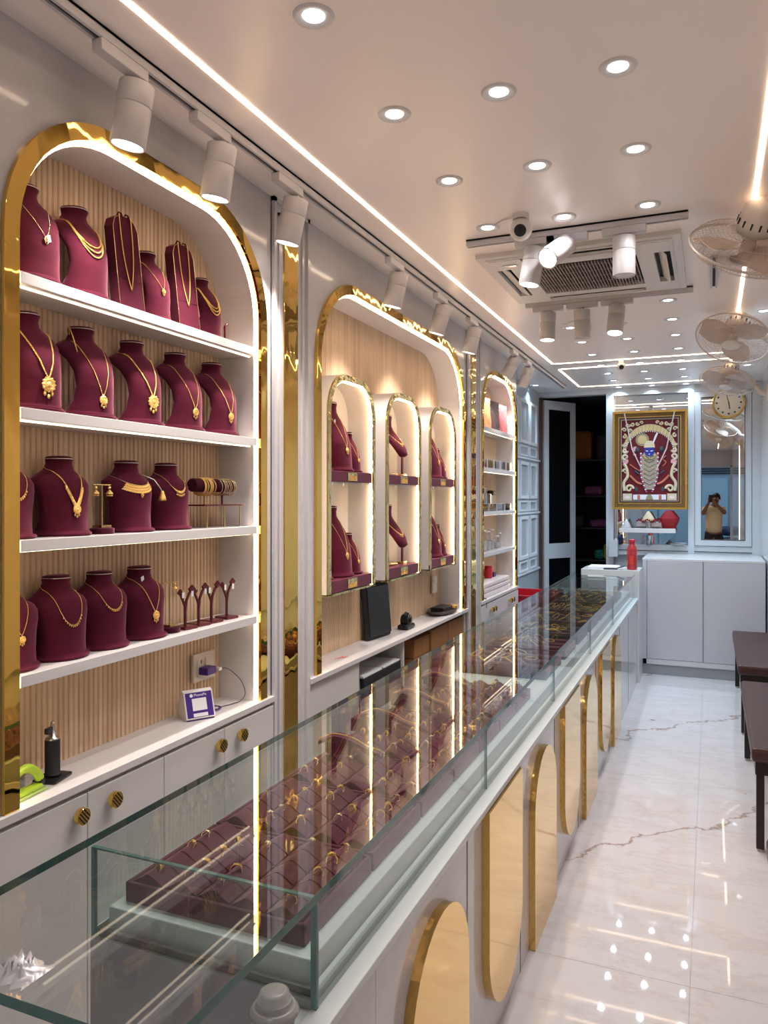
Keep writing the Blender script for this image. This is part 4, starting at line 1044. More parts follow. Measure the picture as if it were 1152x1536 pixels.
# under the middle worktop
t = thing('black_equipment_box', 'black equipment case topped with papers in the open base cabinet', 'case', (-1.70, 3.72, .578))
MB().rbox(-1.83,-1.60,3.50,4.00,.579,.775,.006).build('case_body', BLACKM, t)
MB().box(-1.82,-1.605,3.505,3.74,.775,.785).build('papers', TAGM, t); MB().box(-1.82,-1.605,3.76,3.99,.775,.783).build('papers', TAGM, t)
t = thing('metal_easel', 'folded thin metal frame standing in the open base cabinet', 'frame', (-1.61, 3.45, .578))
for a, b in (((-1.615,3.44,.579),(-1.615,3.47,.88)), ((-1.615,3.50,.579),(-1.615,3.46,.86)), ((-1.615,3.44,.68),(-1.615,3.50,.72))): MB().tube([a,b], .004, 8).build('bar', CHROME, t)
BROWN = mat('brown_board', (.28,.12,.04), .45, noise=.15, nscale=12)
for r_ in range(4):
    for q in range(2):
        single(MB().rbox(-1.83,-1.605-.0*q,4.52+q*.34,4.52+q*.34+.33,.06+r_*.2,.06+r_*.2+.195,.004), 'jewellery_box', BROWN, 'brown jewellery carton, %s of its stack, %s column under middle worktop' % (('lowest','second','third','topmost')[r_], ('nearer','farther')[q]), 'box', 'brown cartons under the middle worktop')
for r_ in range(7):
    for q in range(2):
        single(MB().rbox(-1.82,-1.612,4.24+q*.135,4.24+q*.135+.13,.06+r_*.112,.06+r_*.112+.108,.003), 'jewellery_box', BROWN, 'small brown carton, %s from the bottom, %s small column under middle worktop' % (('first','second','third','fourth','fifth','sixth','seventh')[r_], ('left','right')[q]), 'box', 'small brown cartons under the middle worktop')

# ================================================================ THIRD BAY GOODS
PLB = mat('plastic_bag_film', (.75,.62,.58), .15, spec=.8, bump=.8, bscale=30, noise=.3, nscale=25)
for k, (y, c, nm) in enumerate(((5.90,(.42,.17,.07),'orange patterned'), (6.17,(.05,.03,.035),'black patterned'), (6.44,(.40,.10,.11),'pink patterned'))):
    t = thing('garment_packet', '%s garment in a clear packet leaning on the top shelf of narrow arch' % nm, 'packet', (-1.68, y, 2.236), (0,0,0))
    M = Matrix.Translation((-1.668, y, 2.238)) @ Matrix.Rotation(math.radians(-30), 4, 'Z') @ Matrix.Rotation(math.radians(-12), 4, 'Y') @ Matrix.Rotation(math.radians(-8), 4, 'X')
    mb = MB(); nx = 8; vs_ = []; 
    for a in range(nx+1):
        for b in range(nx+1):
            u, v = a/nx, b/nx; vs_.append((.012*math.sin(PI*u)*math.sin(PI*v)+.004*math.sin(a*2.3+b), -.10+.20*u, .27*v+.002))
    nb = len(vs_); vs_ += [(-x-.004, y_, z_) for x, y_, z_ in vs_]
    fs = []
    for a in range(nx):
        for b in range(nx):
            q = a*(nx+1)+b; fs.append((q,q+1,q+nx+2,q+nx+1)); fs.append((nb+q,nb+q+nx+1,nb+q+nx+2,nb+q+1))
    mb.add(vs_, fs, 0, True, M); mb.build('garment', mat('garment_%d' % k, c, .3, spec=.8, noise=.9, nscale=28, bump=.6, bscale=35, coat=.6), t)
def acr(x0,x1,y0,y1,z0,h,label,grp,dark=False,cat='acrylic box'):
    t = thing('acrylic_box', label, cat, ((x0+x1)/2,(y0+y1)/2,z0), group=grp)
    mb = MB(); openbox(mb, x0,x1,y0,y1,z0,z0+h,.003); mb.build('walls', CLEAR, t)
    mb = MB()
    for a,b in ((x0,y0),(x1,y0),(x0,y1),(x1,y1)): mb.box(a-.0015,a+.0015,b-.0015,b+.0015,z0,z0+h)
    for a,b,c,d in ((x0,x1,y0,y0),(x0,x1,y1,y1),(x0,x0,y0,y1),(x1,x1,y0,y1)): mb.box(a-.0012,b+.0012,c-.0012,d+.0012,z0+h-.002,z0+h)
    mb.build('rim', mat('acrylic_edge', (.80,.76,.74), .15, spec=.9), t)
    MB().box(x0+.004,x1-.004,y0+.004,y1-.004,z0+.003,z0+.010 if not dark else z0+h*.35).build('insert', BLACKM if dark else TAGM, t)
AG = 'clear boxes on the narrow arch shelves'
ordn = ('first', 'second', 'third', 'fourth', 'fifth')
for k in range(5): acr(-1.70,-1.612,5.66+k*.20,5.66+k*.20+.18,1.918,.075,'open clear box, %s from the left in front on second narrow shelf' % ordn[k], AG)
for k in range(2): acr(-1.735,-1.70,5.72+k*.2,5.72+k*.2+.13,1.918,.17-.04*k,'%s clear box standing behind the front row, second narrow shelf' % ('tall','lower')[k], AG)
for k in range(4): acr(-1.70,-1.612,5.66+k*.25,5.66+k*.25+.22,1.58,.060,'clear box with dark bottom, %s from the left on third narrow shelf' % ordn[k], AG, True)
for k, (y, h) in enumerate(((5.78,.16),(6.0,.19),(6.16,.14))): acr(-1.74,-1.702,y,y+.14,1.58,h,'upright clear display, %s behind the dark bottomed boxes' % ordn[k], AG)
t = thing('perfume_bottle', 'slim pale bottle standing tall on the third narrow shelf', 'bottle', (-1.722, 6.08, 1.58)); MB().lathe([(.0001,0),(.016,0),(.016,.15),None,(.008,.155),(.008,.20),(.0001,.20)], 14, (-1.722,5.95,1.58)).build('body', mat('pale_bottle', (.75,.70,.66), .2), t)
t = thing('dark_headrest_form', 'dark brown padded stand at the right on the third narrow shelf', 'stand', (-1.72, 6.38, 1.58)); MB().cyl((-1.72,6.38,1.58),.008,0,.13,10).build('post', CHROME, t); MB().rbox(-1.745,-1.69,6.32,6.45,1.71,1.75,.012).build('pad', DARKW, t); MB().rbox(-1.745,-1.70,6.35,6.41,1.58,1.59,.002).build('foot', DARKW, t)
for k, (y, h, r_) in enumerate(((5.70,.13,.036),(5.82,.10,.033),(5.94,.16,.032),(6.06,.15,.036),(6.19,.16,.030),(6.36,.10,.028),(6.46,.12,.022))):
    t = thing('glass_jar', 'clear jar %s from the left on the fourth narrow shelf' % ('first','second','third','fourth','fifth','sixth','last')[k], 'jar', (-1.675, y, 1.26), group='clear jars on the fourth narrow shelf')
    MB().lathe([(.0001,.002),(r_,.002),(r_,h*.8),(r_*.75,h*.88),(r_*.75,h)], 16, (-1.675,y,1.26)).build('glass', CLEAR, t)
    MB().lathe([(r_*.8,h),(r_*.8,h+.008),None,(.0001,h+.008)], 16, (-1.675,y,1.26)).build('lid', mat('acrylic_edge'), t)
    MB().lathe([(.0001,.004),(r_*.9,.004),(r_*.9,h*.5),None,(.0001,h*.5)], 14, (-1.675,y,1.26)).build('contents', mat('pale_contents', (.55,.50,.48), .5), t)
PINKP = mat('pink_cloth_boxes', (.72,.60,.58), .5, noise=.15, nscale=40)
for k in range(3):
    single(MB().rbox(-1.735,-1.60,5.68+.02*k,6.55-.015*k,WZ+.038*k,WZ+.038*k+.036,.008), 'wrapped_parcel', PINKP, 'pale pink wrapped flat parcel, %s of the stack under the narrow arch' % ('lowest','middle','topmost')[k], 'parcel', 'pale parcels under the narrow arch')
t = thing('red_jar', 'small red jar standing on the pale parcels', 'jar', (-1.70, 6.20, WZ+.114)); REDM = mat('red_plastic', (.55,.02,.04), .3)
MB().lathe([(.0001,0),(.032,0),(.036,.02),(.036,.075),(.030,.085),None,(.031,.085),(.031,.10),(.0001,.10)], 16, (-1.70,6.20,WZ+.114)).build('body', REDM, t)
single(MB().rbox(-1.715,-1.675,6.29,6.36,WZ+.114,WZ+.150,.004), 'small_box', mat('navy', (.02,.03,.12), .5), 'small navy box beside the red jar', 'box')
single(MB().tube(smooth([(-1.60,5.60,WZ+.003),(-1.62,5.63,WZ+.05),(-1.61,5.66,WZ+.02),(-1.585,5.72,WZ+.004),(-1.575,5.70,WZ-.02),(-1.572,5.68,WZ-.06)]), .003, 6), 'cable', BLACKP, 'black cable trailing off the short far worktop', 'cable')
t = thing('red_crate', 'bright red plastic tub beyond the far arch behind the counter', 'tub', (-1.52, 7.1, 0))
mb = MB(); openbox(mb, -1.74,-1.30,6.82,7.35,.42,.80,.012); mb.build('tub', REDM, t)
mb = MB(); xx = [(-1.755,-1.285,6.805,6.83),(-1.755,-1.285,7.34,7.365),(-1.755,-1.73,6.83,7.34),(-1.31,-1.285,6.83,7.34)]
for a,b,c,d in xx: mb.box(a,b,c,d,.80,.812)
mb.build('rim', REDM, t); MB().box(-1.72,-1.32,6.84,7.33,0,.42).build('stool_base', DARKW, t)

# ================================================================ GLASS COUNTER
CT = .988; CX0, CX1 = -1.165, -.635
ct = thing('glass_display_counter', 'long glass topped jewellery counter with white base and gold panels', 'display counter', (-.9, 4.1, 0))
# base
mb = MB(); mb.box(CX0, -.640, 1.205, 7.35, 0.0, .770); mb.box(-.70, -.640, .70, 1.205, 0, .755); mb.build('base', GREYIN, ct)
seams = [.70, 1.417]+[1.417+.645*k for k in range(1, 10)]; seams[-1] = 7.35 if seams[-1] < 7.35 else 7.35
seams = [s_ for s_ in seams if s_ <= 7.2]+[7.35]
for a, b in zip(seams, seams[1:]):
    MB().box(-.640, -.622, a+.0008, b-.0008, 0.0, .752).build('front_panel', WALLM, ct)
for s_ in seams[2:-1]:
    MB().box(-.622, -.6205, s_-.016, s_-.0145, 0, .752).build('shadow_line', mat('gap_dark'), ct)
MB().rbox(-.655, -.606, .70, 7.35, .752, .772, .002).build('ledge', CASEW, ct)
MB().box(CX0, -.655, 1.205, 7.35, .770, .785).build('case_floor', GREYIN, ct)
MB().box(-.70, -.655, .70, 1.205, .752, .768).build('near_ledge', CASEW, ct)
MB().rbox(CX0+.02, -.672, 1.235, 7.33, .785, .838, .003).build('plinth', CASEW, ct)
# gold panels: pills standing on the floor or hanging from the ledge, in turn
def pill(yc, w, z0, z1, top, r=None):
    r = w/2; n = 18; p = []
    if top:
        p = [(yc-r, z0)]+[(yc+r*math.cos(PI-PI*k/n), z1-r+r*math.sin(PI-PI*k/n)) for k in range(n+1)]+[(yc+r, z0)]
    else:
        p = [(yc+r, z1)]+[(yc+r*math.cos(-PI*k/n), z0+r+r*math.sin(-PI*k/n)) for k in range(n+1)]+[(yc-r, z1)]
    return p
for k in range(7):
    yc = 1.775+.637*k; w = .43
    p = pill(yc, w, .002 if k % 2 == 0 else .105, .685+.006*k if k % 2 == 0 else .751, k % 2 == 0)
    if k == 0: p = pill(yc, w, .002, .675, True)
    nm = ('nearest','second','third','fourth','fifth','sixth','farthest')[k]
    o = MB().prism(p, 'x', -.622, -.598, 0, capmi=1).build('gold_panel', [GOLDE, GOLDP], ct)
# glass
secs_ = [(.777, 2.33, CT), (2.334, 3.49, CT), (3.494, 5.86, .994), (5.864, 7.33, .994)]
for a, b, z in secs_:
    g_ = MB().box(CX0, CX1, a, b, z-.016, z).build('top_glass', GLASS, ct)
    e = MB(); th = .0008
    e.box(CX1, CX1+th, a, b, z-.016, z); e.box(CX0-th, CX0, a, b, z-.016, z)
    if a < 1: e.box(CX0, CX1, a-th, a, z-.016, z)
    e.build('glass_edge', GREENG, g_)
vj = [1.205, 2.33, 3.46, 4.59, 5.72, 7.33]
for a, b in zip(vj, vj[1:]):
    z = CT if a < 3.4 else .994
    MB().box(-.652, -.644, a+.001, b-.001, .772, z-.0165).build('front_glass', GLASSV, ct)
    MB().box(-.652, -.643, a-.001, a+.001, .772, z-.0165).build('glass_joint', GREENL, ct)
    MB().box(CX0+.004, CX0+.010, a+.001, b-.001, .785, z-.0165).build('rear_glass', GLASSV, ct)
MB().box(CX0+.01, -.652, 1.205, 1.211, .785, CT-.0165).build('end_glass', GLASSV, ct)
mb = MB(); mb.box(CX0+.01, -.652, 1.203, 1.212, CT-.020, CT-.0165); mb.box(CX0+.004, CX0+.012, 1.203, 1.212, .785, CT-.017); mb.box(-.654, -.643, 1.202, 1.212, .772, CT-.017)
mb.build('end_glass_edge', GREENL, ct)
MB().rbox(CX0+.012, -.654, 1.214, 1.226, .785, .800, .002).build('end_rail', mat('dark_rail', (.09,.09,.08), .3), ct)
MB().rbox(-.665, -.654, 1.226, 7.32, .785, .797, .002).build('front_rail', CASEW, ct)
MB().box(CX0+.0, CX0+.004, 1.21, 7.33, .772, .80).build('rear_rail', CASEW, ct)
MB().rbox(-1.12, -.60, 7.35, 7.735, 0, 1.022, .003).build('end_block', PANELM, ct)

# ---- ring trays
TX0, TX1 = -1.125, -.70
def ring_mesh(m):
    mb = MB(); R = .0088
    mb.tube([(R*math.cos(2*PI*i/18), 0, R*math.sin(2*PI*i/18)) for i in range(18)], .0011, 6, closed=True)
    mb.lathe([(.0001,.0035),(.0025,.003),(.004,.001),(.0035,-.001),(.0001,-.0015)], 10, (0,0,R+.001))
    for k in range(6): mb.ball((.0052*math.cos(k*PI/3), .0052*math.sin(k*PI/3), R+.0005), .0022, 6, 4)
    return mb.mesh('band', m)
def ring_mesh2(m):
    mb = MB(); R = .0092; vs_ = []; n = 20
    for i in range(n+1):
        a = -.5*PI-.9*PI+1.8*PI*i/n if False else 2*PI*i/n
        w = .0018+.0040*max(0, math.sin(a)); vs_ += [(R*math.cos(a), -w, R*math.sin(a)), (R*1.12*math.cos(a), -w, R*1.12*math.sin(a)), (R*1.12*math.cos(a), w, R*1.12*math.sin(a)), (R*math.cos(a), w, R*math.sin(a))]
    mb.add(vs_, [(i*4+k, i*4+(k+1)%4, (i+1)*4+(k+1)%4, (i+1)*4+k) for i in range(n) for k in range(4)], 0, True)
    for k in range(5): mb.ball((-.006+.003*k, 0, R*1.12*math.sqrt(max(0,1-((-.006+.003*k)/.0105)**2))), .0018, 6, 4)
    return mb.mesh('band', m)
RM = [ring_mesh(JEWEL), ring_mesh2(JEWEL), ring_mesh(JEWELP)]
TAGME = MB().rbox(-.0003,.0003,-.0045,.0045,-.018,-.002,.0001).mesh('price_tag', TAGM)
tooth = None
def ring_tray(idx, y0, y1, z0, rows_, colsn, label, rlabel, every=1.0, x0=TX0, x1=TX1, zoff=0):
    t = thing('ring_tray', label, 'ring tray', ((x0+x1)/2, (y0+y1)/2, z0), group='maroon ring trays in the counter')
    zt = z0+.030
    mb = MB(); mb.rbox(x0, x1, y0, y1, z0, zt, .003); mb.build('tray_body', VELTRAY, t)
    mb = MB(); w = .009
    mb.rbox(x0, x1, y0, y0+w, zt-.004, zt+.012, .002); mb.rbox(x0, x1, y1-w, y1, zt-.004, zt+.012, .002)
    mb.rbox(x0, x0+w, y0, y1, zt-.004, zt+.012, .002); mb.rbox(x1-w, x1, y0, y1, zt-.004, zt+.012, .002); mb.build('rim', VELTRAY, t)
    iy0, iy1, ix0, ix1 = y0+w+.002, y1-w-.002, x0+w+.002, x1-w-.002
    dyy = (iy1-iy0)/rows_; dxx = (ix1-ix0)/colsn
    # one wedge cushion mesh shared
    prof = [(0,0),(dxx*.94,0),(dxx*.96,.012),(dxx*.66,.026),(dxx*.52,.031),(dxx*.40,.030),(dxx*.30,.024),(0,.010)]
    me = None
    for a in range(rows_):
        for b in range(colsn):
            if me is None:
                o = MB().prism(prof, 'y', 0, dyy*.92).build('ring_cushion', VELTRAY, t, local=True); me = o.data
            else:
                o = bpy.data.objects.new('ring_cushion', me); COL.objects.link(o); o.parent = t
            px, py = ix0+b*dxx, iy0+a*dyy
            o.location = (px-(x0+x1)/2, py-(y0+y1)/2, zt-z0)
            if random.random() > every: continue
            kx = random.randrange(3)
            r_ = thing('ring', rlabel, 'ring', (px+dxx*.50+random.uniform(-.003,.003), py+dyy*(.46+random.uniform(-.12,.12)), zt+.032), (random.uniform(-.75,-.1), random.uniform(-.2,.5), random.uniform(-.8,.8)), 'rings in tray %s' % idx)
            bnd = bpy.data.objects.new('band', RM[kx]); COL.objects.link(bnd); bnd.parent = r_
            s_ = random.uniform(.95, 1.35); bnd.scale = (s_, s_, s_)
            if random.random() < .42:
                g_ = bpy.data.objects.new('price_tag', TAGME); COL.objects.link(g_); g_.parent = r_; g_.location = (.008, .006, -.001); g_.rotation_euler = (random.uniform(-.4,.4), 1.1, random.uniform(-1,1))
    return t
ZP = .838
nth = ('nearest','second','third','fourth','fifth','sixth','seventh','eighth','ninth','tenth')
yy = 1.262
lens = (.31, .31, .27, .27, .25, .25, .25)
for k, L_ in enumerate(lens):
    ring_tray(nth[k], yy, yy+L_, ZP, 5 if L_ > .3 else 4, 5, 'maroon velvet ring tray, %s from the near end of the counter' % nth[k],
              'small gold ring standing in the %s maroon ring tray of the counter' % nth[k], .72)
    yy += L_+.008
# curved bracelet slopes behind the ring trays and beside them
for k in range(4):
    y = 2.10+k*.30
    t = thing('bracelet_slope', 'curved maroon bracelet slope, %s one lying over the ring trays' % nth[k], 'display slope', (-1.0, y, ZP+.07), (0,0,.25), 'curved bracelet slopes')
    sec = smooth([(-.10,0,.035),(-.05,0,.052),(0,0,.040),(.05,0,.018),(.09,0,.004)], 4)
    mb = MB(); vs_ = []; w = .022
    for p in sec: vs_ += [(p.x,-w,p.z+.004),(p.x,w,p.z+.004),(p.x,w,p.z-.006),(p.x,-w,p.z-.006)]
    n = len(sec); mb.add(vs_, [(i*4+q, i*4+(q+1)%4, (i+1)*4+(q+1)%4, (i+1)*4+q) for i in range(n-1) for q in range(4)]+[(0,1,2,3),((n-1)*4+3,(n-1)*4+2,(n-1)*4+1,(n-1)*4)], 0, False)
    mb.build('slope', VELTRAY, t, local=True)
    MB().box(-.08,.0,-.018,.018,-.0,.035).build('prop', VELTRAY, t, local=True)
    b_ = thing('bracelet', 'gold chain bracelet laid along the %s curved maroon slope' % nth[k], 'bracelet', (-1.0, y, ZP+.07), (0,0,.25), 'bracelets on the curved slopes')
    mb = MB(); P = [Vector((p.x, .004*math.sin(i*.9), p.z+.0065)) for i, p in enumerate(sec)]; mb.tube(P, .001, 5)
    for i in range(len(P)-1):
        for q in (0,.33,.66): bead(mb, P[i].lerp(P[i+1], q), .0028)
    mb.build('links', JEWEL, b_, local=True)
# upright velvet blocks at the back of the trays with rows of rings
for k in range(3):
    y = 2.44+k*.36
    t = thing('ring_riser', 'raised maroon block with rings at the rear glass, %s from the near end' % nth[k], 'riser', (-1.10, y, ZP+.046), group='raised ring blocks')
    MB().rbox(-.035,.035,-.07,.07,0,.045,.004).build('block', VELTRAY, t, local=True)
# far part of the counter: dark trays heaped with bangles
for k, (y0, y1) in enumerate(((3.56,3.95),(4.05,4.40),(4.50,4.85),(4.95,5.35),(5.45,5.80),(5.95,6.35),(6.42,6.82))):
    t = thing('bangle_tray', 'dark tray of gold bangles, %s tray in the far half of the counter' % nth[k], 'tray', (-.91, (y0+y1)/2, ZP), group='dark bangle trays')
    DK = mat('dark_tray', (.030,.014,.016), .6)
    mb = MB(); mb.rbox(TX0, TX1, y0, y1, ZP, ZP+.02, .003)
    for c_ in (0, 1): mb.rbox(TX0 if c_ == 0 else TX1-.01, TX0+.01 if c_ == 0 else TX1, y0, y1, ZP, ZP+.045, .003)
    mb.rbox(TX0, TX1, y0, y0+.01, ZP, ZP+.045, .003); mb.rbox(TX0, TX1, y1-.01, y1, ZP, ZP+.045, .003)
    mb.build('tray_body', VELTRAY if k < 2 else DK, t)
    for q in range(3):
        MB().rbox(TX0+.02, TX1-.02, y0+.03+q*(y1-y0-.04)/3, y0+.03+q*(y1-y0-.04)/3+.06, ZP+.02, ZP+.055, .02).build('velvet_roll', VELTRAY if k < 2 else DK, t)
        for b in range(6 if k > 2 else 5):
            o = bpy.data.objects.new('bangle', bm1 if (b+q) % 2 else bm2); COL.objects.link(o)
            o.location = (TX0+.05+b*.065+random.uniform(-.012,.012), y0+.06+q*(y1-y0-.04)/3+random.uniform(-.01,.01), ZP+.058+random.uniform(0,.01))
            o.rotation_euler = (random.uniform(-.25,.25), PI/2+random.uniform(-.7,.7), random.uniform(-1,1)); sc_ = random.uniform(.75,1.05); o.scale = (1.5, sc_, sc_)
            o['label'] = 'gold bangle lying in the %s dark tray of the far half of the counter' % nth[k]; o['category'] = 'bangle'; o['group'] = 'bangles in the %s dark tray' % nth[k]
# jar on the near ledge
t = thing('clear_jar', 'clear plastic jar with a ribbed lid on the near ledge below the glass', 'jar', (-.676, 1.115, .768))
c_ = (-.676, 1.115, .768)
MB().lathe([(.0001,.002),(.034,.002),(.038,.008),(.040,.040),(.036,.056),(.028,.062)], 28, c_).build('body', CLEAR, t)
MB().lathe([(.040,.046),(.043,.050),(.040,.056),(.036,.060),None,(.030,.061),(.030,.070),None,(.026,.072),(.025,.082),(.018,.086),(.0001,.086)], 28, c_).build('lid', mat('frosted_lid', (.62,.61,.60), .25, trans=.6), t)
MB().lathe([(.0001,.004),(.032,.004),(.034,.030),(.0001,.032)], 20, c_).build('contents', mat('pale_contents', (.5,.48,.45), .6), t)
# things on the far end block
EZ = 1.022
t = thing('water_bottle', 'red translucent water bottle standing at the far end of the counter', 'bottle', (-.672, 7.45, EZ))
c_ = (-.672, 7.45, EZ); RT = mat('red_translucent', (.75,.06,.07), .15, trans=.45, spec=.6)
MB().lathe([(.0001,0),(.042,0),(.046,.006),(.046,.18),(.043,.20),(.028,.232),(.022,.240),(.022,.25)], 24, c_).build('body', RT, t)
MB().lathe([(.026,.238),(.028,.242),(.028,.275),None,(.024,.280),(.0001,.280)], 20, c_).build('cap', REDM, t)
MB().box(-.690,-.655,7.402,7.4035,EZ+.05,EZ+.13).build('label_panel', mat('red_label', (.70,.05,.02), .4), t)
single(MB().rbox(-1.07,-.80,7.42,7.66,EZ,EZ+.020,.003), 'notebook', TAGM, 'white notebook lying on the far end of the counter', 'notebook')
t = thing('black_wallet', 'open black wallet beside the red water bottle', 'wallet', (-.85, 7.40, EZ)); MB().rbox(-.92,-.80,7.37,7.44,EZ,EZ+.010,.003).build('lower_flap', BLACKM, t)
MB().rbox(0,.07,-.035,.035,0,.006,.002, M=Matrix.Translation((-.802,7.405,EZ+.006)) @ Matrix.Rotation(-.35,4,'Y')).build('upper_flap', BLACKM, t)
# crumpled bag at the near left below the glass edge

mb = MB(); n = 14; vs_ = []
for a in range(n):
    for b in range(n):
        u, v = a/(n-1), b/(n-1); e_ = math.sin(PI*u)*math.sin(PI*v)
        vs_.append((-.965+.075*u, .79+.06*v+.006*math.sin(a*1.7), .9895+e_*(.018+.016*math.sin(a*2.1+b*1.3)*math.cos(b*2.4))))
mb.add(vs_, [(a*n+b,a*n+b+1,(a+1)*n+b+1,(a+1)*n+b) for a in range(n-1) for b in range(n-1)], 0, True)
single(mb, 'crumpled_wrapper', mat('wrapper_film', (.62,.62,.66), .25, trans=.3), 'small crumpled whitish wrapper lying on the near end of the counter glass', 'wrapper')

# ================================================================ BACK BASE CABINETS
bc = thing('back_cabinet', 'tall white two-door base cabinet across the back wall', 'cabinet', (-.07, 8.1, 0))
MB().box(-.600, RX-.01, 7.775, BY-.035, .10, 1.085).build('carcass', PINKCAB, bc)
MB().rbox(-.605, RX-.01, 7.765, BY-.035, 1.085, 1.108, .003).build('top', PANELM, bc)
MB().rbox(-.562, -.068, 7.752, 7.775, .15, 1.082, .002).build('door', PINKCAB, bc)
MB().rbox(-.060, RX-.012, 7.752, 7.775, .15, 1.082, .002).build('door', PINKCAB, bc)
MB().box(-.600, -.566, 7.752, 7.775, .10, 1.085).build('stile', PINKCAB, bc)
MB().box(-.600, RX-.012, 7.752, 7.775, .10, .147).build('bottom_rail', PANELM, bc)
MB().box(-.61, RX-.01, 7.765, 7.80, 0, .10).build('toe_kick', GREYIN, bc)

# ================================================================ FRAMED PICTURE
PX0, PX1, PZ0, PZ1 = -.965, -.221, 1.568, 2.605; py = 8.50
pf = thing('framed_picture', 'large gold framed devotional picture of a blue faced deity', 'picture', ((PX0+PX1)/2, py, PZ0))
def fr_(a, b, y0, y1, m, nm):
    mb = MB(); x0, x1, z0, z1 = PX0+a, PX1-a, PZ0+a, PZ1-a; w = b-a
    mb.box(x0,x0+w,y0,y1,z0,z1); mb.box(x1-w,x1,y0,y1,z0,z1); mb.box(x0+w,x1-w,y0,y1,z0,z0+w); mb.box(x0+w,x1-w,y0,y1,z1-w,z1)
    return mb.build(nm, m, pf)
OG = mat('antique_gold', (.62,.40,.10), .28, 1.0, bump=.5, bscale=90); OGD = mat('antique_gold_dark', (.20,.11,.035), .45, .6, bump=.9, bscale=140)
fr_(0, .022, py-.012, py+.03, OG, 'outer_moulding'); fr_(.022, .060, py-.004, py+.03, OGD, 'ornate_band')
fr_(.060, .068, py-.002, py+.03, OG, 'inner_bead'); fr_(.068, .084, py+.004, py+.03, mat('brown_slip', (.07,.035,.03), .5), 'brown_slip'); fr_(.084, .092, py+.006, py+.03, mat('grey_gold', (.40,.36,.30), .4, .5), 'slip_line')
MB().box(PX0+.09, PX1-.09, py+.020, py+.03, PZ0+.09, PZ1-.09).build('painted_ground', mat('picture_red', (.13,.002,.010), .5), pf)
ix0, ix1, iz0, iz1 = PX0+.098, PX1-.098, PZ0+.094, PZ1-.094
cxp = (ix0+ix1)/2; WI, HI = ix1-ix0, iz1-iz0
def Q(u, v, d=.0): return Vector((cxp+u*WI, py+.018-d, iz0+v*HI))
CREAM = mat('cream_relief', (.70,.58,.40), .5); GOLDR = mat('relief_gold', (.62,.50,.24), .45, .3); PINKR = mat('relief_pink', (.72,.36,.40), .5)
BLUER = mat('relief_blue', (.015,.035,.30), .4); WHR = mat('relief_white', (.80,.78,.85), .5); DKR = mat('relief_dark', (.05,.07,.10), .6); ORR = mat('relief_orange', (.55,.16,.10), .5)
mb = MB()
for sg in (-1, 1):
    def curl(u0, v0, r, turns, a0, dirn, th):
        pts = []
        for k in range(22):
            f = k/21; a = a0+dirn*turns*2*PI*f; rr = r*(1-.75*f); pts.append(Q(sg*(u0+rr*math.cos(a)), v0+rr*math.sin(a)*WI/HI, .006))
        mb.tube(pts, [1.45*th*(1-.4*k/21) for k in range(22)], 6)
    mb.tube(smooth([Q(sg*.46,.12,.006),Q(sg*.47,.22,.006),Q(sg*.40,.30,.006),Q(sg*.42,.40,.006),Q(sg*.47,.46,.006)],5), .017, 6)
    for (u0,v0,r,tr,a0,dr,th) in ((.37,.145,.075,1.1,PI,-1,.011),(.44,.36,.05,1,0,1,.009),(.44,.54,.06,1.1,-PI/2,1,.011),(.45,.62,.05,1,PI,1,.010),(.45,.70,.045,1,0,-1,.009),(.46,.80,.04,1,PI/2,1,.008),(.46,.88,.04,1,0,1,.008),(.40,.94,.04,1,PI,1,.008),(.31,.95,.04,1,0,-1,.008),(.22,.955,.035,1,PI,1,.007),(.36,.87,.035,1,PI,-1,.007),(.14,.965,.03,1,0,1,.006)):
        curl(u0,v0,r,tr,a0,dr,th)
mb.build('scroll_relief', CREAM, pf)
mb = MB(); n = 26
for q, (ra, rb, d) in enumerate(((.50,.42,.006),)):
    o_ = []; i_ = []
    for k in range(n+1):
        a = PI*k/n; o_.append(Q(.49*math.cos(a), .60+.345*math.sin(a), .007)); i_.append(Q(.44*math.cos(a), .60+.262*math.sin(a), .007))
    vs_ = [tuple(p) for p in o_+i_]; mb.add(vs_, [(k,k+1,n+2+k,n+1+k) for k in range(n)], 0, True)
mb.build('arch_canopy', GOLDR, pf)
mb = MB()
for k in range(34):
    a = PI*(k+.5)/34; mb.ball(Q(.435*math.cos(a), .60+.253*math.sin(a), .009), .0062, 6, 4)
for k in range(22):
    a = PI*k/21; mb.tube([Q(.49*math.cos(a),.60+.345*math.sin(a),.009), Q(.445*math.cos(a),.60+.27*math.sin(a),.009)], .0018, 4)
mb.build('pearl_border', WHR, pf)
def ell(mb, u, v, ru, rv, d=.006, rot=0, n=20, mi=0):
    c = Q(u, v, d); pts = [c]
    for k in range(n):
        a = 2*PI*k/n; x = ru*WI*math.cos(a); z = rv*WI*math.sin(a); pts.append(c+Vector((x*math.cos(rot)-z*math.sin(rot), .002, x*math.sin(rot)+z*math.cos(rot))))
    mb.add([tuple(p) for p in pts], [(0,1+k,1+(k+1)%n) for k in range(n)], mi, True)
mb = MB(); ell(mb, -.13, .755, .125, .125, .004); mb.build('halo_rim', mat('olive_gold', (.33,.28,.16), .5), pf)
mb = MB(); ell(mb, -.13, .755, .085, .085, .006); mb.build('halo', GOLDR, pf)
body = [(-.085,.60),(.085,.60),(.14,.56),(.155,.42),(.13,.30),(.10,.20),(.055,.135),(-.055,.135),(-.10,.20),(-.13,.30),(-.155,.42),(-.14,.56)]
def poly(mb, pts, d0, d1, mi=0):
    vs_ = [tuple(Q(u, v, d0)) for u, v in pts]+[tuple(Q(u, v, d1)) for u, v in pts]; n = len(pts)
    mb.add(vs_, [tuple(range(n, 2*n))]+[(k,(k+1)%n,n+(k+1)%n,n+k) for k in range(n)], mi, False)
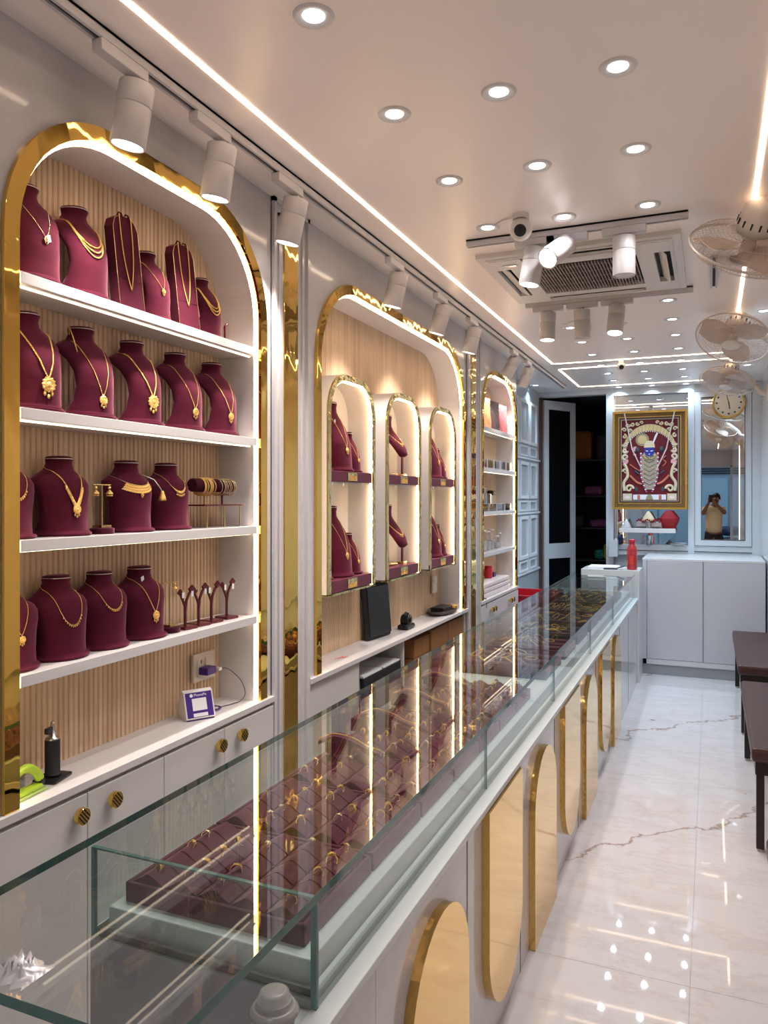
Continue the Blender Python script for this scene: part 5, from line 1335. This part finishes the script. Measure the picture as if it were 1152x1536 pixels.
mb = MB(); poly(mb, body, .0, .008); mb.build('robe', mat('robe_gold', (.42,.34,.24), .5, bump=.8, bscale=120), pf)
mb = MB()
for k in range(7): 
    v = .20+.055*k; mb.tube([Q(-.10,v+.03,.010),Q(0,v-.01,.011),Q(.10,v+.03,.010)], .0025, 4)
mb.build('robe_folds', DKR, pf)
mb = MB(); poly(mb, [(-.085,.655),(.085,.655),(.095,.62),(.085,.585),(.05,.555),(0,.545),(-.05,.555),(-.085,.585),(-.095,.62)], 0, .012); mb.build('face', BLUER, pf)
mb = MB()
for sg in (-1, 1): ell(mb, sg*.042, .612, .024, .009, .015, .2*sg)
ell(mb, 0, .572, .012, .012, .015); mb.build('eyes_and_chin_mark', WHR, pf)
mb = MB(); poly(mb, [(-.10,.655),(.10,.655),(.09,.70),(.05,.735),(-.04,.74),(-.09,.70)], 0, .014); mb.build('turban', CREAM, pf)
mb = MB(); poly(mb, [(.06,.72),(.075,.70),(.16,.83),(.13,.835),(.10,.80)], 0, .012); mb.build('plume', WHR, pf)
mb = MB()
for k in range(9):
    a = PI*1.0+PI*k/8; mb.ball(Q(.10*math.cos(a), .555+.07*math.sin(a)*.6, .012), .010, 6, 4)
mb.build('collar', GOLDR, pf)
mb = MB(); mw = MB()
for sg in (-1, 1):
    for k in range(20):
        f = k/19; u = sg*(.155-.0*f) if f < .5 else sg*(.155-.10*((f-.5)/.5)**1.5); v = .58-.47*f
        (mb if k % 2 else mw).ball(Q(u, v, .011), .0105, 6, 4)
mb.build('garland_pink', mat('garland_magenta', (.55,.10,.25), .5), pf, stuff=True); mw.build('garland_white', WHR, pf, stuff=True)
mb = MB()
for sg in (-1, 1):
    mb.tube(smooth([Q(sg*.14,.20,.006),Q(sg*.24,.23,.006),Q(sg*.36,.31,.006)],4), .013, 6)
    mb.tube(smooth([Q(sg*.16,.36,.006),Q(sg*.26,.40,.006),Q(sg*.36,.45,.006)],4) if sg < 0 else smooth([Q(.24,.42,.006),Q(.30,.47,.006),Q(.24,.51,.006),Q(.30,.55,.006)],4), .007, 6)
mb.build('sash', ORR, pf, stuff=True)
mb = MB()
for sg in (-1, 1):
    mb.tube([Q(sg*.20,.33,.005),Q(sg*.27,.37,.005)], .010, 6); mb.ball(Q(sg*.22,.63,.004), .022, 8, 5, sz=1.5); ell(mb, sg*.24, .14, .03, .045, .005)
mb.build('attendants', DKR, pf)
mb = MB(); ell(mb, -.26, .64, .045, .05, .006); ell(mb, -.27,.57,.03,.02,.006)
for sg in (-1, 1):
    for q in (-.03, 0, .03): ell(mb, sg*(.44+q*.6), .475+abs(q)*.3, .035, .05, .013, q*14)
mb.build('lotus', PINKR, pf)
mb = MB()
poly(mb, [(-.30,.008),(.30,.008),(.30,.072),(-.30,.072)], 0, .006); mb.build('footer_band', WHR, pf)
mb = MB()
for sg in (-1, 1): poly(mb, [(sg*.32,.002),(sg*.49,.002),(sg*.49,.085),(sg*.32,.085)], 0, .010)
mb.build('pedestal', CREAM, pf)
mb = MB()
for sg in (-1, 1): ell(mb, sg*.405, .038, .055, .032, .013)
mb.build('pedestal_panel', mat('pale_pink', (.85,.68,.66), .5), pf)
mb = MB()
poly(mb, [(-.22,.012),(-.17,.012),(-.17,.066),(-.22,.066)], 0, .008); poly(mb, [(.17,.012),(.22,.012),(.22,.066),(.17,.066)], 0, .008); mb.build('footer_marks', ORR, pf)
mb = MB()
poly(mb, [(-.07,.008),(.07,.008),(.05,.05),(.02,.075),(-.02,.075),(-.05,.05)], 0, .009); mb.build('seat', mat('olive_gold'), pf)
# two slanting sticks leaning over the picture
t = thing('garland_string', 'pale tinsel strands slanting down from both upper corners of the picture', 'garland', (cxp, py-.02, PZ0+.3))
for sg in (-1, 1): MB().tube([(cxp+sg*.25, py-.016, PZ1-.02),(cxp+sg*.17, py-.018, 2.2),(cxp+sg*.07, py-.018, 1.98)], .007, 6).build('strand', mat('tinsel', (.66,.56,.52), .4), t)
# shelf below and its goods
t = thing('glass_wall_shelf', 'thin white edged glass shelf under the framed picture', 'shelf', (-.6, 8.5, 1.35))
MB().rbox(-.88,-.30,8.40,8.60,1.345,1.352,.001).build('shelf_pane', CLEAR, t); MB().rbox(-.885,-.33,8.385,8.40,1.325,1.372,.003).build('front_strip', PANELM, t)
t = thing('jewellery_stand', 'white and red pearl jewellery stand in the middle under the picture', 'stand', (-.61, 8.48, 1.372))
c_ = (-.60, 8.48, 1.352)
MB().rbox(-.70,-.50,8.46,8.50,1.352,1.362,.002).build('foot', mat('glass_teal', (.10,.25,.24), .1), t)
MB().cyl(c_, .030, .01, .10, 16).build('cup', mat('steel', (.5,.5,.5), .25, 1), t)
MB().lathe([(.0001,.20),(.012,.195),(.03,.17),(.06,.12),(.075,.09),(.0001,.09)], 16, c_, sx=1, sy=.5).build('cloth', CREAM, t)
mb = MB()
for k in range(14): mb.ball((-.71+.22*k/13, 8.45, 1.45+.012*math.sin(k*1.3)), .011, 6, 4)
mb.build('red_beads', mat('dark_red', (.20,.004,.01), .4), t)
MB().rbox(-.72,-.47,8.47,8.51,1.385,1.44,.01).build('pink_pad', mat('pale_pink2', (.68,.52,.50), .6), t)
t = thing('red_bust', 'red fabric jewellery bust on the shelf under the picture, at right', 'bust', (-.40, 8.48, 1.352))
MB().lathe([(.0001,0),(.050,0),(.085,.08),(.095,.12),(.06,.17),(.032,.20),(.0001,.205)], 8, (-.40,8.48,1.352), sx=1, sy=.45, smooth=False).build('body', mat('bright_red_cloth', (.30,.008,.015), .6), t)
t = thing('crystal_piece', 'small silver white crystal ornament at the left under the picture', 'ornament', (-.83, 8.47, 1.352))
MB().lathe([(.0001,0),(.055,0),(.05,.03),(.02,.09),(.0001,.12)], 7, (-.82,8.46,1.352), sy=.5, smooth=False).build('crystal', mat('crystal', (.7,.74,.8), .15, .4), t)
t = thing('blue_pot', 'small navy topped pot on the ledge under the wall shelf', 'pot', (-.90, 8.55, 1.19)); MB().lathe([(.0001,0),(.022,0),(.022,.05),None,(.024,.05),(.024,.10),(.0001,.10)], 14, (-.90,8.575,1.19)).build('body', mat('navy'), t)
t = thing('steel_tumbler', 'plain steel tumbler on the ledge under the wall shelf', 'tumbler', (-.60,8.575,1.19)); MB().lathe([(.0001,0),(.028,0),(.032,.10),None,(.030,.10),(.026,.01)], 16, (-.60,8.575,1.19)).build('body', mat('steel'), t)
t = thing('steel_dish', 'flat steel dish on the ledge at the right', 'dish', (-.30,8.575,1.19)); MB().lathe([(.0001,.004),(.05,.004),(.08,.018),(.082,.016),(.05,0),(.0001,0)], 20, (-.31,8.565,1.19), sy=.4).build('body', mat('steel'), t)
t = thing('white_carton', 'small white carton standing by the post left of the picture bay', 'carton', (-.93,8.1,1.108)); MB().rbox(-1.0,-.91,8.47,8.56,1.06,1.24,.003).build('body', BLUEW, t)
# wall clock hung on the mirrored door
t = thing('wall_clock', 'round cream wall clock with gold rim hung on the mirrored door', 'clock', (.169, 8.54, 2.666))
M = Matrix.Translation((.169, 8.55, 2.655)) @ Matrix.Rotation(PI/2, 4, 'X')
MB().lathe([(.0001,-.01),(.15,-.01),None,(.155,0),(.155,.028),(.148,.034),(.140,.030),(.138,.018)], 40, M=M).build('rim', OG, t)
MB().lathe([(.0001,.018),(.139,.018)], 40, M=M).build('dial', mat('cream_dial', (.72,.66,.52), .4), t)
mb = MB()
for k in range(12):
    a = k*PI/6; R_ = M @ Matrix.Rotation(-a, 4, 'Z'); mb.ball((0,.112,.019), .010, 8, 4, M=R_, sz=.2)
mb.build('hour_marks', mat('green_black', (.03,.06,.05), .5), t)
for nm, a, L_, w in (('hour_hand', math.radians(172), .065, .005), ('minute_hand', math.radians(345), .095, .0035)):
    MB().box(-w, w, -.012, L_, .021, .0225, M=M @ Matrix.Rotation(-a, 4, 'Z')).build(nm, BLACKP, t)

# ================================================================ STORE ROOM CLUTTER
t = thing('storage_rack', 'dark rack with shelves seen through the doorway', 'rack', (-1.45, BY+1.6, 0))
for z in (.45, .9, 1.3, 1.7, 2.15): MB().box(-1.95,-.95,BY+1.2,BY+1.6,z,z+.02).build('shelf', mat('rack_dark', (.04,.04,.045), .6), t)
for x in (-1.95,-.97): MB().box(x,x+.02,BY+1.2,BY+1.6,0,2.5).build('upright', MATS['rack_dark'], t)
for k, (x, z, w, h, c, lab) in enumerate(((-1.52,2.17,.30,.36,(.45,.16,.02),'orange box on the top rack shelf in the store room'),(-1.20,2.17,.22,.30,(.05,.05,.09),'dark blue bag on the top rack shelf in the store room'),
        (-1.35,1.72,.22,.12,(.28,.08,.22),'mauve bundle on the upper rack shelf in the store room'),(-1.6,1.32,.25,.15,(.05,.05,.06),'dark bundle on the middle rack shelf in the store room'),(-1.25,1.32,.3,.10,(.22,.06,.20),'flat purple packet on the middle rack shelf'),
        (-1.28,.92,.12,.13,(.02,.25,.20),'teal bag on the lower rack shelf in the store room'),(-1.17,.92,.12,.20,(.45,.40,.03),'yellow bag on the lower rack shelf in the store room'),(-1.05,.92,.12,.12,(.30,.02,.02),'red packet on the lower rack shelf'),(-1.3,.47,.4,.25,(.10,.09,.10),'grey sack on the lowest rack shelf'))):
    mb = MB(); mb.rbox(x-w/2,x+w/2,BY+1.22,BY+1.5,z,z+h,.04); single(mb, 'stored_bundle', mat('bundle%d' % k, c, .7), lab, 'bundle')

# ================================================================ BENCHES
for i, (a, b) in enumerate(((1.45, 3.00), (4.02, 5.50), (5.98, 7.55))):
    nm = ('nearest', 'middle', 'farthest')[i]
    t = thing('bench', '%s low bench with a brown leather cushion along the right wall' % nm, 'bench', (.32, (a+b)/2, 0), group='brown leather benches')
    MB().rbox(.178, RX-.004, a, b, .43, .50, .018).build('cushion', LEATH, t)
    MB().box(.195, RX-.01, a+.02, b-.02, .37, .43).build('frame', DARKW, t)
    for x in (.20, .42):
        for y in (a+.03, b-.07): 
            l_ = MB().rbox(x, x+.035, y, y+.045, .014, .372, .002).build('leg', DARKW, t); MB().cyl((x+.0175,y+.0225,0),.014,0,.014,12).build('foot_cap', PLASC, l_)
# ================================================================ WALL FANS
FANM = mat('fan_cream', (.60,.52,.46), .4); FANB = mat('fan_blade', (.58,.48,.42), .3)
def fan(y, n, label, x=.13, z=2.68, R=.225):
    t = thing('wall_fan', label, 'fan', (RX, y, z), group='cream wall fans')
    nrm = Vector(n).normalized(); c = Vector((x, y, z)); M = Matrix.Translation(c) @ nrm.to_track_quat('Z', 'Y').to_matrix().to_4x4()
    g_ = MB()
    g_.tube([M @ Vector((R*math.cos(2*PI*k/48), R*math.sin(2*PI*k/48), 0)) for k in range(48)], .0055, 6, closed=True)
    for s_, dep in ((1, .055), (-1, .065)):
        for k in range(64):
            a = 2*PI*k/64; tw = .35*s_
            g_.tube([M @ Vector((r_*math.cos(a+tw*(1-r_/R)), r_*math.sin(a+tw*(1-r_/R)), s_*dep*math.sqrt(max(0, 1-(r_/R)**3)))) for r_ in (R*.24, R*.5, R*.75, R*.92, R)], .0011, 3, cap=False)
        for rr in (.45, .7, .9):
            g_.tube([M @ Vector((R*rr*math.cos(2*PI*k/40), R*rr*math.sin(2*PI*k/40), s_*dep*math.sqrt(1-rr**3))) for k in range(40)], .0013, 3, closed=True)
    g_.build('grille', FANM, t, stuff=True)
    MB().lathe([(.0001,.064),(.042,.062),(.052,.054),(.052,.050)], 24, M=M, sx=1.1, sy=.85).build('badge', PLASW, t)
    MB().cyl((0,0,0), .028, -.04, .03, 18, M=M).build('hub', FANB, t)
    for q in range(3):
        a0 = q*2*PI/3+.4; mb = MB(); vs_ = []; nn = 8
        for k in range(nn+1):
            f = k/nn; r_ = .026+f*(R-.045); w = .035+.055*math.sin(PI*min(1, f*.85+.08))
            for s_ in (-1, 1): vs_.append((r_*math.cos(a0)-s_*w*math.sin(a0)+.03*f*math.sin(a0), r_*math.sin(a0)+s_*w*math.cos(a0)-.03*f*math.cos(a0), s_*.014-.005))
        nb = len(vs_); vs_ += [(x_, y_, z_-.002) for x_, y_, z_ in vs_]
        fs = [(2*k,2*k+1,2*k+3,2*k+2) for k in range(nn)]+[(nb+2*k,nb+2*k+2,nb+2*k+3,nb+2*k+1) for k in range(nn)]
        mb.add(vs_, fs, 0, True, M); mb.build('blade', FANB, t)
    MB().lathe([(.0001,-.20),(.040,-.195),(.062,-.17),(.074,-.10),None,(.074,-.098),(.060,-.062),(.0001,-.058)], 22, M=M).build('motor_housing', PLASC, t)
    mb = MB()
    for k in range(14):
        a = 2*PI*k/14; mb.box(.0715,.0755,-.003,.003,-.125,-.100, M=M @ Matrix.Rotation(a,4,'Z'))
    mb.build('vent_slots', BLACKM, t)
    e = M @ Vector((0,0,-.12))
    MB().tube(smooth([e, (RX-.13, y+.0, z-.03 if nrm.y < 0 else z+.02), (RX-.08, y, z-.10), (RX-.02, y, z-.12)], 5), .022, 10).build('arm', PLASC, t)
    MB().rbox(RX-.035, RX-.001, y-.045, y+.045, z-.20, z-.05, .008).build('wall_bracket', PLASC, t)
    return t
fan(3.42, (-.30,.62,-.72), 'cream wall fan nearest the viewer, seen from behind', x=.135, z=2.69)
fan(5.27, (-.25,-.50,-.83), 'middle cream wall fan facing the viewer with its badge showing')
fan(7.20, (-.22,-.35,-.90), 'farthest cream wall fan, above the wall clock')
# vertical wall light lines on the right wall (seen in the back mirror)
for y in (2.2,):
    t = thing('wall_led_line', 'warm vertical light line on the right wall %s' % ('beside the nearest bench' if y > 0 else 'near the entrance'), 'light', (RX-.003, y, .9))
    MB().box(RX-.004, RX-.001, y-.008, y+.008, .9, 2.62).build('light_line', LEDC, t)

# ================================================================ THE MAN TAKING THE PHOTOGRAPH (seen in the back mirror)
SKIN = mat('skin', (.24,.115,.07), .5); SHIRT = mat('cream_shirt', (.66,.55,.36), .75, noise=.05); TROU = mat('black_trousers', (.012,.012,.014), .8); HAIR = mat('black_hair', (.006,.005,.005), .5)
man = thing('person', 'man in a short sleeved cream shirt and black trousers raising a phone', 'person', (.06, -.36, 0))
def skin_obj(name, verts, edges, radii, m, parent, roots=(0,), sub=2):
    off = Vector(WL[parent.name]); me = bpy.data.meshes.new(name); me.from_pydata([tuple(Vector(v)-off) for v in verts], edges, [])
    me.materials.append(m); o = bpy.data.objects.new(name, me); COL.objects.link(o); o.parent = parent; WL[o.name] = WL[parent.name]
    md_ = o.modifiers.new('Skin', 'SKIN'); md_.use_smooth_shade = True
    lay = me.skin_vertices[0] if me.skin_vertices else None
    if lay is None:
        bpy.context.view_layer.update(); bmx = bmesh.new(); bmx.from_mesh(me); bmx.verts.layers.skin.verify(); bmx.to_mesh(me); bmx.free(); lay = me.skin_vertices[0]
    for i, r_ in enumerate(radii):
        lay.data[i].radius = r_ if isinstance(r_, tuple) else (r_, r_); lay.data[i].use_root = i in roots
    ss = o.modifiers.new('Subsurf', 'SUBSURF'); ss.levels = sub; ss.render_levels = sub
    return o
V = []; E = []; R_l = []; roots = []
def node(p, r, par=None):
    V.append(p); R_l.append(r)
    if par is not None: E.append((par, len(V)-1))
    else: roots.append(len(V)-1)
    return len(V)-1
pel = node((.06,-.36,.98), (.15,.11)); sp = node((.06,-.37,1.14), (.145,.105), pel); chs = node((.06,-.37,1.34), (.155,.105), sp); sht = node((.065,-.365,1.47), (.10,.075), chs)
nk = node((.075,-.345,1.545), (.055,.055), sht); jw = node((.095,-.315,1.61), (.062,.075), nk); hd = node((.105,-.315,1.69), (.076,.092), jw); tp_ = node((.107,-.32,1.765), (.062,.075), hd)
nose = node((.112,-.215,1.665), .010, hd)
ends = []
for sg, el, wr in ((-1, (-.15,-.20,1.36), (-.035,-.085,1.60)), (1, (.27,-.20,1.38), (.075,-.075,1.60))):
    s1 = node((.06+sg*.17,-.365,1.445), .062, sht); e1 = node(el, .046, s1); f1 = node(tuple(Vector(el).lerp(Vector(wr), .4)), .040, e1); w1 = node(wr, .027, f1)
    h1 = node((wr[0]-sg*.008, wr[1]+.03, wr[2]+.035), (.030,.020), w1); ends.append((sg, wr))
for sg in (-1, 1):
    hp = node((.06+sg*.09,-.36,.90), .095, pel); kn = node((.06+sg*.11,-.34,.50), .058, hp); cl = node((.06+sg*.115,-.36,.36), .055, kn); an = node((.06+sg*.12,-.37,.09), .036, cl); ft = node((.06+sg*.13,-.27,.045), (.040,.030), an); node((.06+sg*.135,-.20,.03), (.038,.022), ft)
# fingers: four and a thumb per hand, closing on the phone's edges
for sg, wr in ends:
    bx, by, bz = wr[0]-sg*.008, wr[1]+.035, wr[2]+.045
    for k in range(4):
        z = bz-.024+.019*k; xe = sg*.041; ln = (.9, 1.0, .97, .8)[k]
        a = node((bx-sg*.004, by-.01, z), .009); b = node((bx+sg*.010*ln if False else xe+sg*.012, by+.012, z+.006), .0085, a); c = node((xe+sg*.004, -.012+0*by, z+.008), .008, b); node((xe-sg*.012*ln, -.008-.002, z+.009), .007, c)
    a = node((bx-sg*.002, by-.005, bz-.035), .011); b = node((bx-sg*.018, -.040, bz-.040), .010, a); node((bx-sg*.022 if abs(bx) > .03 else bx, -.030, bz-.015), .0085, b)
skin_obj('body', V, E, R_l, SKIN, man, set(roots))
V, E, R_l, roots = [], [], [], []
a = node((.06,-.36,.90), (.186,.142)); b = node((.06,-.37,1.12), (.176,.132), a); c = node((.06,-.37,1.34), (.178,.125), b); d = node((.065,-.365,1.46), (.120,.092), c); node((.07,-.355,1.515), (.068,.066), d)
for sg, el in ((-1, (-.15,-.20,1.36)), (1, (.27,-.20,1.38))):
    s1 = node((.06+sg*.175,-.365,1.445), .080, d); node(tuple(Vector((.06+sg*.17,-.365,1.445)).lerp(Vector(el), .75)), .068, s1)
shirt = skin_obj('shirt', V, E, R_l, SHIRT, man, {0})
for k in range(6): MB().ball((.06,-.228-.004*k if k < 3 else -.24,1.02+.075*k), .006, 8, 4).build('button', PLASW, man)
V, E, R_l, roots = [], [], [], []
a = node((.06,-.36,1.06), (.160,.122)); 
for sg in (-1, 1):
    hp = node((.06+sg*.09,-.36,.88), .108, a); kn = node((.06+sg*.11,-.345,.50), .078, hp); cl = node((.06+sg*.115,-.36,.34), .074, kn); node((.06+sg*.12,-.37,.08), .066, cl)
skin_obj('trousers', V, E, R_l, TROU, man, {0})
for sg in (-1, 1): MB().rbox(.06+sg*.13-.045, .06+sg*.13+.045, -.42, -.15, 0, .065, .03).build('shoe', BLACKP, man)
Mh = Matrix.Translation((.106,-.322,1.715))
mb = MB(); mb.lathe([(.088*math.sin(a_), .088*math.cos(a_)*1.0) for a_ in [PI*k/14*.62 for k in range(15)]], 24, M=Mh @ Matrix.Rotation(.38, 4, 'X'), sx=.95, sy=1.12); mb.build('hair', HAIR, man)
for sg in (-1, 1):
    MB().ball((.106+sg*.030,-.229,1.685), .011, 10, 6).build('eye', PLASW, man); MB().ball((.106+sg*.030,-.220,1.685), .005, 8, 5).build('iris', BLACKP, man)
    MB().tube([(.106+sg*.048,-.230,1.703),(.106+sg*.03,-.222,1.709),(.106+sg*.014,-.221,1.705)], .003, 6).build('eyebrow', HAIR, man)
    MB().ball((.106+sg*.080,-.315,1.675), .022, 10, 6, sx=.35, sy=.8, sz=1.3).build('ear', SKIN, man)
MB().tube([(.080,-.232,1.628),(.107,-.224,1.625),(.134,-.232,1.628)], .005, 6).build('lips', mat('lips', (.20,.06,.05), .5), man)
MB().tube([(.078,-.232,1.641),(.107,-.221,1.645),(.136,-.232,1.641)], .004, 6).build('moustache', HAIR, man)
ph = thing('phone', 'dark phone held upright in both hands of the man in cream', 'phone', (0, -.010, 1.60))
MB().rbox(-.038,.038,-.016,-.006,1.605,1.76,.003, M=Matrix.Translation((0,-.002,0))).build('case', BLACKP, ph)
MB().box(-.035,.035,-.0185,-.018,1.610,1.755).build('screen', mat('screen_glow', (.02,.02,.025), .1), ph)
# motorbike in the street (tiny in the mirror)
t = thing('motorcycle', 'dark motorcycle parked in the street outside the entrance', 'motorcycle', (.55, -5.2, -.02))
for x in (-.1, 1.2):
    M = Matrix.Translation((x,-5.2,.28)) @ Matrix.Rotation(PI/2,4,'X'); MB().lathe([(.22,-.04),(.29,-.03),(.30,0),(.29,.03),(.22,.04),(.22,-.04)], 28, M=M).build('wheel', BLACKM, t)
    MB().lathe([(.0001,.01),(.22,.012),(.22,-.012),(.0001,-.01)], 12, M=M).build('rim', CHROME, t)
MB().tube(smooth([(-.1,-5.2,.28),(.0,-5.2,.70),(.12,-5.2,.98)]), .03, 8).build('fork', CHROME, t)
MB().tube([(.13,-5.5,1.02),(.12,-5.2,.98),(.13,-4.9,1.02)], .014, 8).build('handlebar', BLACKM, t)
MB().ball((.40,-5.2,.82), .22, 16, 10, sy=.6, sz=.6).build('tank', mat('bike_navy', (.02,.03,.08), .2), t)
MB().rbox(.55,1.20,-5.32,-5.08,.76,.86,.05).build('seat', BLACKM, t); MB().rbox(.25,.75,-5.34,-5.06,.25,.65,.06).build('engine', mat('engine', (.08,.08,.09), .4, .5), t)
